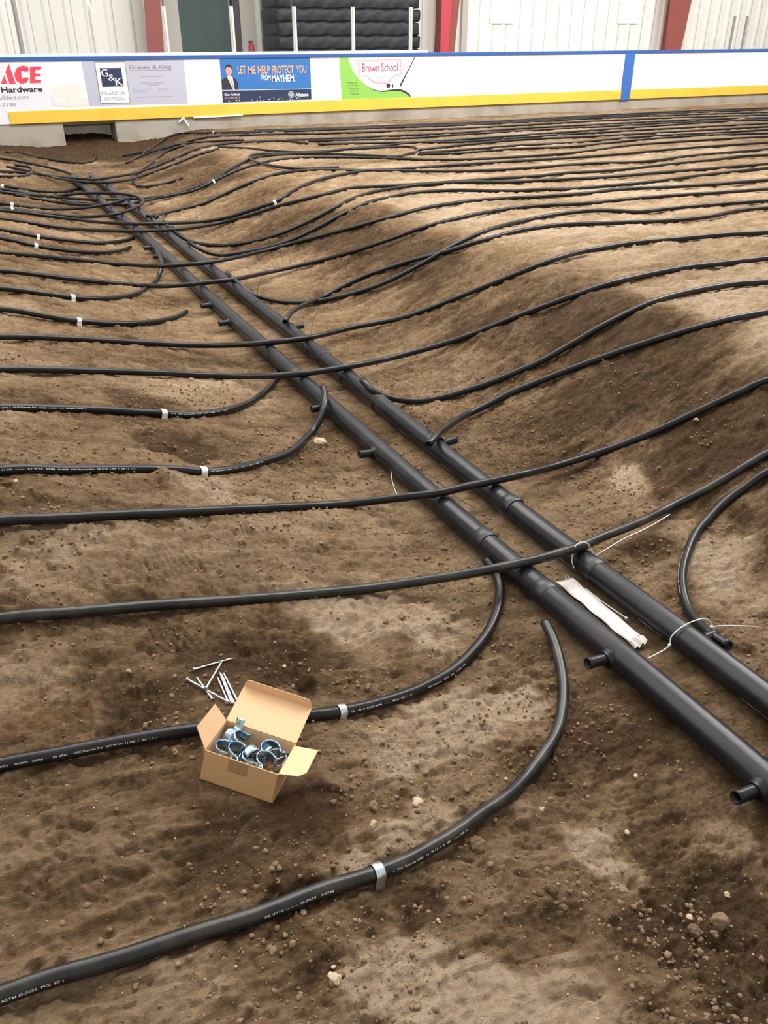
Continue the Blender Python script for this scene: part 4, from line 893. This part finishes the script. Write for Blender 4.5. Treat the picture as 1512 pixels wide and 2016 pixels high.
def clamp(p, rot, label, k):
    t = bpy.data.objects.new('pipe_clamp', None); COL.objects.link(t); t.empty_display_size = .01
    from mathutils import Euler
    t.matrix_world = Matrix.Translation(Vector(BL(p))) @ BQ @ Euler([math.radians(a_) for a_ in rot]).to_matrix().to_4x4()
    o = bpy.data.objects.new('hoop', CLM); COL.objects.link(o); o.parent = t
    s = o.modifiers.new('t', 'SOLIDIFY'); s.thickness = .0018; s.offset = 0
    h_ = bpy.data.objects.new('screw_hole', HOLM); COL.objects.link(h_); h_.parent = t
    tag(t, label, 'clamp', 'zinc pipe clamps in the cardboard box')
cl = [((.027, .102, .056), (72, 0, -18), 'zinc clamp standing up in the left back corner of the box, white ear raised'),
      ((.056, .090, .066), (0, -68, 8), 'zinc clamp with a broad rounded hoop, left of centre at the back of the box'),
      ((.094, .062, .058), (32, 0, -35), 'zinc clamp in the middle of the box with its drilled ear facing up'),
      ((.128, .090, .066), (0, -78, -60), 'large zinc hoop at the right back of the box'),
      ((.032, .046, .062), (0, -82, 20), 'zinc clamp half hidden behind the left end of the front panel'),
      ((.062, .045, .068), (0, -74, -10), 'zinc hoop at the front of the box, second from the left'),
      ((.098, .044, .060), (0, -80, 25), 'zinc hoop at the front middle of the box'),
      ((.131, .050, .064), (0, -76, -28), 'biggest open zinc hoop at the front right of the box'),
      ((.150, .084, .052), (0, -70, -100), 'zinc clamp under the right flap of the box'),
      ((.088, .060, .030), (10, -60, 60), 'zinc clamp in the lower layer at the middle of the box'),
      ((.045, .070, .030), (0, -80, 200), 'zinc clamp in the lower layer at the left of the box'),
      ((.125, .066, .030), (0, -85, 20), 'zinc clamp in the lower layer at the right of the box')]
low = ['front left', 'front middle', 'front right', 'back left', 'back middle', 'back right']
for k in range(6):
    cl.append(((.056 + (k % 3) * .034, .032 + (k // 3) * .055, .020 + .006 * (k % 3)), (3 * k, -82, 90 + 180 * (k % 2)), 'zinc clamp on the floor of the box under the others, ' + low[k]))
for k, (p, r, lab) in enumerate(cl): clamp(p, r, lab, k)

# nails
def gz(x, y): return float(ground_z(x, y)[0][0])
def gp(px, py, lift=0.0):
    q = hit(px, py); q[2] = gz(q[0], q[1]) + lift; return q
def nail(head, tip, hl, tl, label):
    a0 = gp(*head, hl); a1 = gp(*tip, tl); d = a1 - a0; L = np.linalg.norm(d); d /= L
    n1 = np.cross(d, [0, 0, 1]); n1 /= np.linalg.norm(n1); n2 = np.cross(n1, d)
    t = empty('spiral_nail', tuple(a0)); tag(t, label, 'nail', 'galvanised spiral nails on the soil')
    m = MB(); ns = 40; sg = 8; rr = .0026
    for i in range(ns + 1):
        s = i / ns; c_ = a0 + d * L * s; tw = 10 * s if .2 < s else 2; r_ = rr * (1 if s < .93 else max(.12, (1 - s) / .07))
        for j in range(sg):
            a_ = 2 * math.pi * j / sg; q_ = r_ * (1 + .22 * math.cos(2 * (a_ + tw * 1.6))); m.v.append(tuple(c_ + q_ * (math.cos(a_) * n1 + math.sin(a_) * n2)))
    for i in range(ns):
        for j in range(sg): m.f.append((i * sg + j, i * sg + (j + 1) % sg, (i + 1) * sg + (j + 1) % sg, (i + 1) * sg + j)); m.m.append(0)
    m.build('shank', M_NAIL, t, True)
    m = MB(); sg = 14
    for k, (r_, o_) in enumerate(((.0001, -.0012), (.0062, -.001), (.0062, .001), (.0028, .0035))):
        m.v += [tuple(a0 + d * o_ + r_ * (math.cos(j * 2 * math.pi / sg) * n1 + math.sin(j * 2 * math.pi / sg) * n2)) for j in range(sg)]
    for k in range(3):
        for j in range(sg): m.f.append((k * sg + j, k * sg + (j + 1) % sg, (k + 1) * sg + (j + 1) % sg, (k + 1) * sg + j)); m.m.append(0)
    m.build('nail_head', M_NAIL, t, True)
nail((381.6, 1320.7), (462.5, 1297), .006, .004, 'galvanised nail lying alone above the others, head to the left')
nail((369, 1340), (452, 1387), .006, .006, 'galvanised nail with its head farthest left, pointing to the box')
nail((406, 1362), (438, 1307), .012, .010, 'galvanised nail slanting up to the right across the crossed ones')
nail((419, 1379), (386, 1333), .003, .003, 'galvanised nail under the crossing, tip pointing up left')
nail((450, 1386), (427.7, 1334), .004, .004, 'leftmost nail of the four side by side')
nail((457, 1388), (432, 1325), .004, .005, 'second nail from the left of the four side by side')
nail((461.5, 1389), (435.6, 1327.5), .004, .004, 'third nail from the left of the four side by side')
nail((467, 1381), (439.5, 1326), .004, .004, 'rightmost nail of the four side by side, nearest the lid')

# ------------------------------------------------------------------ cable ties, bag, wire
def tie(paths, label, r=.0019, m=None, head=None, cat='cable tie', name='cable_tie', group=None):
    t = empty(name, tuple(paths[0][0])); tag(t, label, cat, group)
    for P_ in paths:
        C = catmull(P_, .006); tube(C, r, 8).build('strip' if cat == 'cable tie' else 'strand', m or M_TIE, t, True)
    if head is not None:
        b = MB(); h_ = head; b.box(h_[0] - .004, h_[0] + .004, h_[1] - .004, h_[1] + .004, h_[2] - .0035, h_[2] + .0035); b.build('tie_head', m or M_TIE, t, bevel=.001)
    return t
Zp = lambda px, py, z: onz(px, py, z)
hs = lambda px, py, h: hit(px, py, lambda x, y: base(x, y) + h)
tie([[Zp(1275, 1296, .045), Zp(1290, 1289, .05), Zp(1318, 1270, .052), Zp(1321, 1255, .075), Zp(1340, 1236, .098), Zp(1368, 1222, .102), Zp(1388, 1218, .096), Zp(1400, 1226, .07), Zp(1404, 1236, .05)]], 'white cable tie looped over the far header beside the open pipe end', head=Zp(1318, 1270, .054))
tie([[Zp(1398, 1236, .055), Zp(1410, 1233, .06), Zp(1440, 1232, .055), Zp(1491, 1233.5, .03)]], 'white cable tie tail sticking out to the right of the far header', head=Zp(1400, 1234, .06))
tie([[Zp(1130, 1118, .05), Zp(1126, 1105, .075), Zp(1127, 1092, .095), Zp(1134, 1074, .125), Zp(1146, 1067, .132), Zp(1157, 1070, .128), Zp(1163, 1082, .10), Zp(1172, 1094, .07), hs(1182, 1088, .08), hs(1202, 1076, .09), hs(1233, 1058, .09), hs(1262, 1045, .08), hs(1292, 1029, .07), hs(1319, 1013, .065)]], 'white cable tie binding the nearest crossing pipe to the far header', head=Zp(1172, 1094, .072))
tie([[Zp(1152, 1158, .012), Zp(1185, 1184, .012), Zp(1232, 1216, .012)]], 'white cable tie lying straight between the headers beside the bag', head=Zp(1233, 1217, .012))
tie([[Zp(770, 922, .045), Zp(771, 940, .03), Zp(776, 960, .03), Zp(783, 977, .06)]], 'thin white cable tie tail hanging from the left header', r=.0012, head=Zp(783, 977, .06))
bt = 'black cable tie tail '
for P_, lab in (([Zp(515, 546, .25), Zp(512, 556, .20), Zp(508, 566, .12), Zp(507, 578, .06)], bt + 'standing up beside the farther header, uppermost in view'),
                ([Zp(626, 615, .26), Zp(618, 628, .20), Zp(614, 645, .15), Zp(613, 660, .10)], bt + 'standing up where a pipe crosses the far header'),
                ([Zp(834, 825, .19), Zp(840, 840, .15), Zp(845, 853, .105), Zp(839, 857, .10), Zp(830, 866, .08)], bt + 'standing beside the pipe end laid across the far header')):
    tie([P_], lab, r=.0014, m=M_BTIE)
tie([[Zp(835, 933, .03), Zp(850, 938, .035), Zp(875, 958, .04), Zp(900, 980, .03), Zp(935, 1000, .015)], [Zp(870, 953, .038), Zp(885, 972, .03), Zp(898, 986, .02)]], 'thin black wire lying between the two headers', r=.0016, m=M_BTIE, cat='wire', name='black_wire')
# bag of ties
c00, c10, c11, c01 = [Zp(*q, .016) for q in ((1095, 1146), (1127, 1138), (1275, 1263), (1252, 1277))]
m = MB(); nu, nv = 60, 16; rng = np.random.RandomState(3)
for side in (1, -1):
    for i in range(nu + 1):
        for j in range(nv + 1):
            u, v = i / nu, j / nv
            p = (1 - u) * ((1 - v) * c00 + v * c10) + u * ((1 - v) * c01 + v * c11)
            puff = (math.sin(math.pi * v) ** .6) * (min(1, u * 8) * min(1, (1 - u) * 10)) ** .7
            cr = .0014 * (float(fbm(np.array([u * 16 + 3]), np.array([v * 5 + side]), 5, 3)[0]) - .5)
            edge = .0018 * math.sin(u * 23) * (1 if v in (0, 1) else 0)
            p = p + np.array([edge, -edge * .3, side * (.0005 + .009 * puff) + cr * 2 * puff + (.0022 * (float(fbm(np.array([u * 6]), np.array([v * 9]), 8, 2)[0]) - .5) if True else 0)])
            if u > .93: p = p + np.array([0, 0, .006 * math.sin(v * 14)])
            m.v.append(tuple(p))
    b = 0 if side == 1 else (nu + 1) * (nv + 1)
    for i in range(nu):
        for j in range(nv):
            a_ = b + i * (nv + 1) + j; m.f.append((a_, a_ + 1, a_ + nv + 2, a_ + nv + 1)); m.m.append(0)
t = m.build('plastic_bag', M_BAG, None, True); tag(t, 'crumpled white plastic bag lying between the two headers', 'bag')
tie([[Zp(1112, 1133, .03), Zp(1116, 1140, .022), Zp(1122, 1146, .02)], [Zp(1116, 1131, .034), Zp(1122, 1139, .022)]], 'small white tie tails poking out of the bag mouth', r=.0014)

# ------------------------------------------------------------------ stones, clods, crumbs
def blob(rad, seed, flat_=.75, sub=3, rough_=.22, ang=0):
    bm = bmesh.new(); bmesh.ops.create_icosphere(bm, subdivisions=sub, radius=1)
    rs = np.random.RandomState(seed); k1 = rs.uniform(-1, 1, (5, 3)); sx, sy, sz = rs.uniform(.8, 1.25), rs.uniform(.75, 1.1), flat_ * rs.uniform(.85, 1.1)
    for v in bm.verts:
        p = np.array(v.co); f_ = 1 + rough_ * sum(math.sin(3.1 * float(k @ p) + i * 1.7) for i, k in enumerate(k1)) / 3 + .05 * math.sin(9 * p[0] + 7 * p[1] + seed)
        f_ *= 1 + .22 * (float(fbm(np.array([p[0] * 2.6 + seed * 3.1 + p[2]]), np.array([p[1] * 2.6 + p[2] * 1.7]), seed % 97, 3)[0]) - .5) * 2
        q = np.array([p[0] * sx, p[1] * sy, p[2] * sz]) * f_
        if ang:   # facets
            q = np.sign(q) * np.abs(q) ** .8
        v.co = Vector(q * rad)
    me_ = bpy.data.meshes.new('blob'); bm.to_mesh(me_); bm.free(); return me_
M_CLOD = mat('soil_clod', (.20, .125, .066), .95, noise=((.33, .225, .13), .9), scale=35, bump=.6)
M_DCLOD = mat('dark_soil_clod', (.13, .08, .042), .95, noise=((.22, .145, .08), .9), scale=35, bump=.6)
M_STONE = mat('pale_stone', (.50, .38, .25), .85, noise=((.36, .26, .16), .8), scale=25, bump=.4)
stones = [(935, 1662, .0170, M_DCLOD, 'soil_clod', 'squarish brown clod just below the nearest pipe bend'), (1085, 1757, .0165, M_DCLOD, 'soil_clod', 'round smooth brown clod right of centre at the bottom'),
          (1062, 1764, .008, M_DCLOD, 'soil_clod', 'small clod touching the left of the round brown clod'), (1110, 1785, .010, M_DCLOD, 'soil_clod', 'darker clod below right of the round brown clod'),
          (1415, 1822, .020, M_CLOD, 'soil_clod', 'biggest rough clod at the lower right'), (1365, 1835, .014, M_DCLOD, 'soil_clod', 'jagged clod left of the biggest rough clod'), (1405, 1845, .009, M_CLOD, 'soil_clod', 'little clod beneath the biggest rough clod'), (1358, 1802, .009, M_STONE, 'stone', 'pale upright stone left of the biggest rough clod'),
          (822, 1577, .012, M_STONE, 'stone', 'flat pale stone right of the box above the nearest pipe'), (735, 1587, .011, M_CLOD, 'soil_clod', 'block shaped clod left of the flat pale stone'), (757, 1583, .0075, M_CLOD, 'soil_clod', 'round clod between the block shaped clod and pale stone'), (735, 1626, .008, M_STONE, 'stone', 'light stone under the block shaped clod'),
          (997, 1532, .0055, M_STONE, 'stone', 'small light stone inside the nearest pipe bend'), (660, 1932, .010, M_STONE, 'stone', 'light oval stone at the bottom, left of the sandy patch'), (672, 1917, .007, M_CLOD, 'soil_clod', 'small clod touching the top of the light oval stone'), (655, 1898, .005, M_STONE, 'stone', 'tiny stone above the light oval stone at the bottom'),
          (863, 1813, .005, M_STONE, 'stone', 'round small stone left of the round brown clod, sandy ground'), (597, 1793, .007, M_STONE, 'stone', 'long light stone just under the nearest pipe'), (1067, 1598, .005, M_STONE, 'stone', 'light pebble inside the bend below the header'), (1250, 1532, .006, M_STONE, 'stone', 'tan pebble between nearest pipe bend and header'),
          (628, 874, .022, M_STONE, 'stone', 'flat pale orange stone beside the curling pipe'), (600, 866, .010, M_CLOD, 'soil_clod', 'small pale clod left of the flat orange stone'), (558, 1302, .006, M_STONE, 'stone', 'round light pebble above the box lid'), (343, 1333, .007, M_CLOD, 'soil_clod', 'clod left of the nails'),
          (255, 1327, .006, M_STONE, 'stone', 'pale pebble farthest left of the nails'), (30, 946, .010, M_STONE, 'stone', 'white pebble under the left pipe near the edge'), (1370, 829, .012, M_STONE, 'stone', 'round pale pebble on the right slope below a pipe'), (700, 1588, .006, M_CLOD, 'soil_clod', 'dark crumb at the edge of the damp patch'),
          (790, 1222, .012, M_CLOD, 'soil_clod', 'light clod on the sandy patch above the box'), (760, 1232, .009, M_CLOD, 'soil_clod', 'smaller clod left of the light clod on the sandy patch'), (478, 1077, .012, M_CLOD, 'soil_clod', 'lone clod between the two nearest crossing pipes'), (1235, 1640, .006, M_STONE, 'stone', 'light pebble on the slope of the lower right'), (1432, 1760, .006, M_STONE, 'stone', 'upright pale pebble at the right edge')]
for k, (px, py, r, m_, nm, lab) in enumerate(stones):
    me_ = blob(r, 100 + k, .7 if nm == 'stone' else .8, 4, .36, ang=(k % 2)); o = bpy.data.objects.new(nm, me_); COL.objects.link(o); me_.materials.append(m_)
    me_.polygons.foreach_set('use_smooth', [True] * len(me_.polygons))
    q = gp(px, py); o.location = (q[0], q[1], q[2] + r * .30); o.rotation_euler = (random.uniform(-.2, .2), random.uniform(-.2, .2), random.uniform(0, 6))
    tag(o, lab, 'stone' if nm == 'stone' else 'clod', 'loose clods and stones on the soil')
# uncountable crumbs: one mesh each
protos = []
for k in range(6):
    me_ = blob(1.0, 300 + k, .8, 1, .5); co = np.empty(len(me_.vertices) * 3); me_.vertices.foreach_get('co', co); fc = np.array([list(p.vertices) for p in me_.polygons]); protos.append((co.reshape(-1, 3), fc)); bpy.data.meshes.remove(me_)
def crumbs(name, n, region, rmin, rmax, m_, label, seed, keep):
    rs = np.random.RandomState(seed); x = rs.uniform(region[0], region[1], n); y = region[2] + (region[3] - region[2]) * rs.uniform(0, 1, n) ** 1.5
    z, dry_shade = ground_z(x, y); ok = keep(x, y, dry_shade, rs.uniform(0, 1, n))
    hd = np.minimum(np.abs(x - hx1(y)), np.abs(x - hx2(y))); ok &= hd > .06
    l0 = (x - BOXP[0]) * BOXR[0, 0] + (y - BOXP[1]) * BOXR[1, 0]; l1 = (x - BOXP[0]) * BOXR[0, 1] + (y - BOXP[1]) * BOXR[1, 1]
    ok &= ~((l0 > -.01) & (l0 < BW + .01) & (l1 > -.01) & (l1 < BD + .01))
    for key in ('LA', 'LB', 'P1', 'P2', 'LC', 'RL'):
        C = PIPES[key][1][::3]; 
        for i0 in range(0, n, 4000):
            dd = np.min(np.hypot(x[i0:i0 + 4000, None] - C[None, :, 0], y[i0:i0 + 4000, None] - C[None, :, 1]), 1); ok[i0:i0 + 4000] &= dd > .021
    x, y, z = x[ok], y[ok], z[ok]; r = rmin * (rmax / rmin) ** (rs.uniform(0, 1, len(x)) ** 2.2)
    V = []; Fc = []; b = 0
    for i in range(len(x)):
        co, fc = protos[i % 6]; a_ = rs.uniform(0, 6.28); c_, s_ = math.cos(a_), math.sin(a_)
        q = co * r[i]; V.append(np.stack([q[:, 0] * c_ - q[:, 1] * s_ + x[i], q[:, 0] * s_ + q[:, 1] * c_ + y[i], q[:, 2] + z[i] + r[i] * .25], 1)); Fc.append(fc + b); b += len(co)
    V = np.concatenate(V); Fc = np.concatenate(Fc).astype(np.int32)
    me_ = bpy.data.meshes.new(name); me_.vertices.add(len(V)); me_.vertices.foreach_set('co', V.ravel()); me_.loops.add(Fc.size); me_.loops.foreach_set('vertex_index', Fc.ravel())
    me_.polygons.add(len(Fc)); me_.polygons.foreach_set('loop_start', np.arange(0, Fc.size, 3, dtype=np.int32)); me_.polygons.foreach_set('loop_total', np.full(len(Fc), 3, dtype=np.int32)); me_.update(calc_edges=True)
    o = link(name, me_, m_); tag(o, label, 'soil' if 'crumb' in name else 'grit', kind='stuff'); return o
crumbs('soil_crumbs', 52000, (-.3, 2.9, .38, 4.2), .0010, .0085, M_CLOD, 'loose soil crumbs scattered over the trench floor', 5,
       lambda x, y, d, u: u < .10 + .8 * sstep(.45, .62, fbm(x * 3.1, y * 3.1, 201, 3)))
crumbs('pale_grit', 7000, (-.3, 2.9, .38, 5.0), .0009, .0032, M_STONE, 'fine pale grit dotted over the soil', 6, lambda x, y, d, u: u < .5)
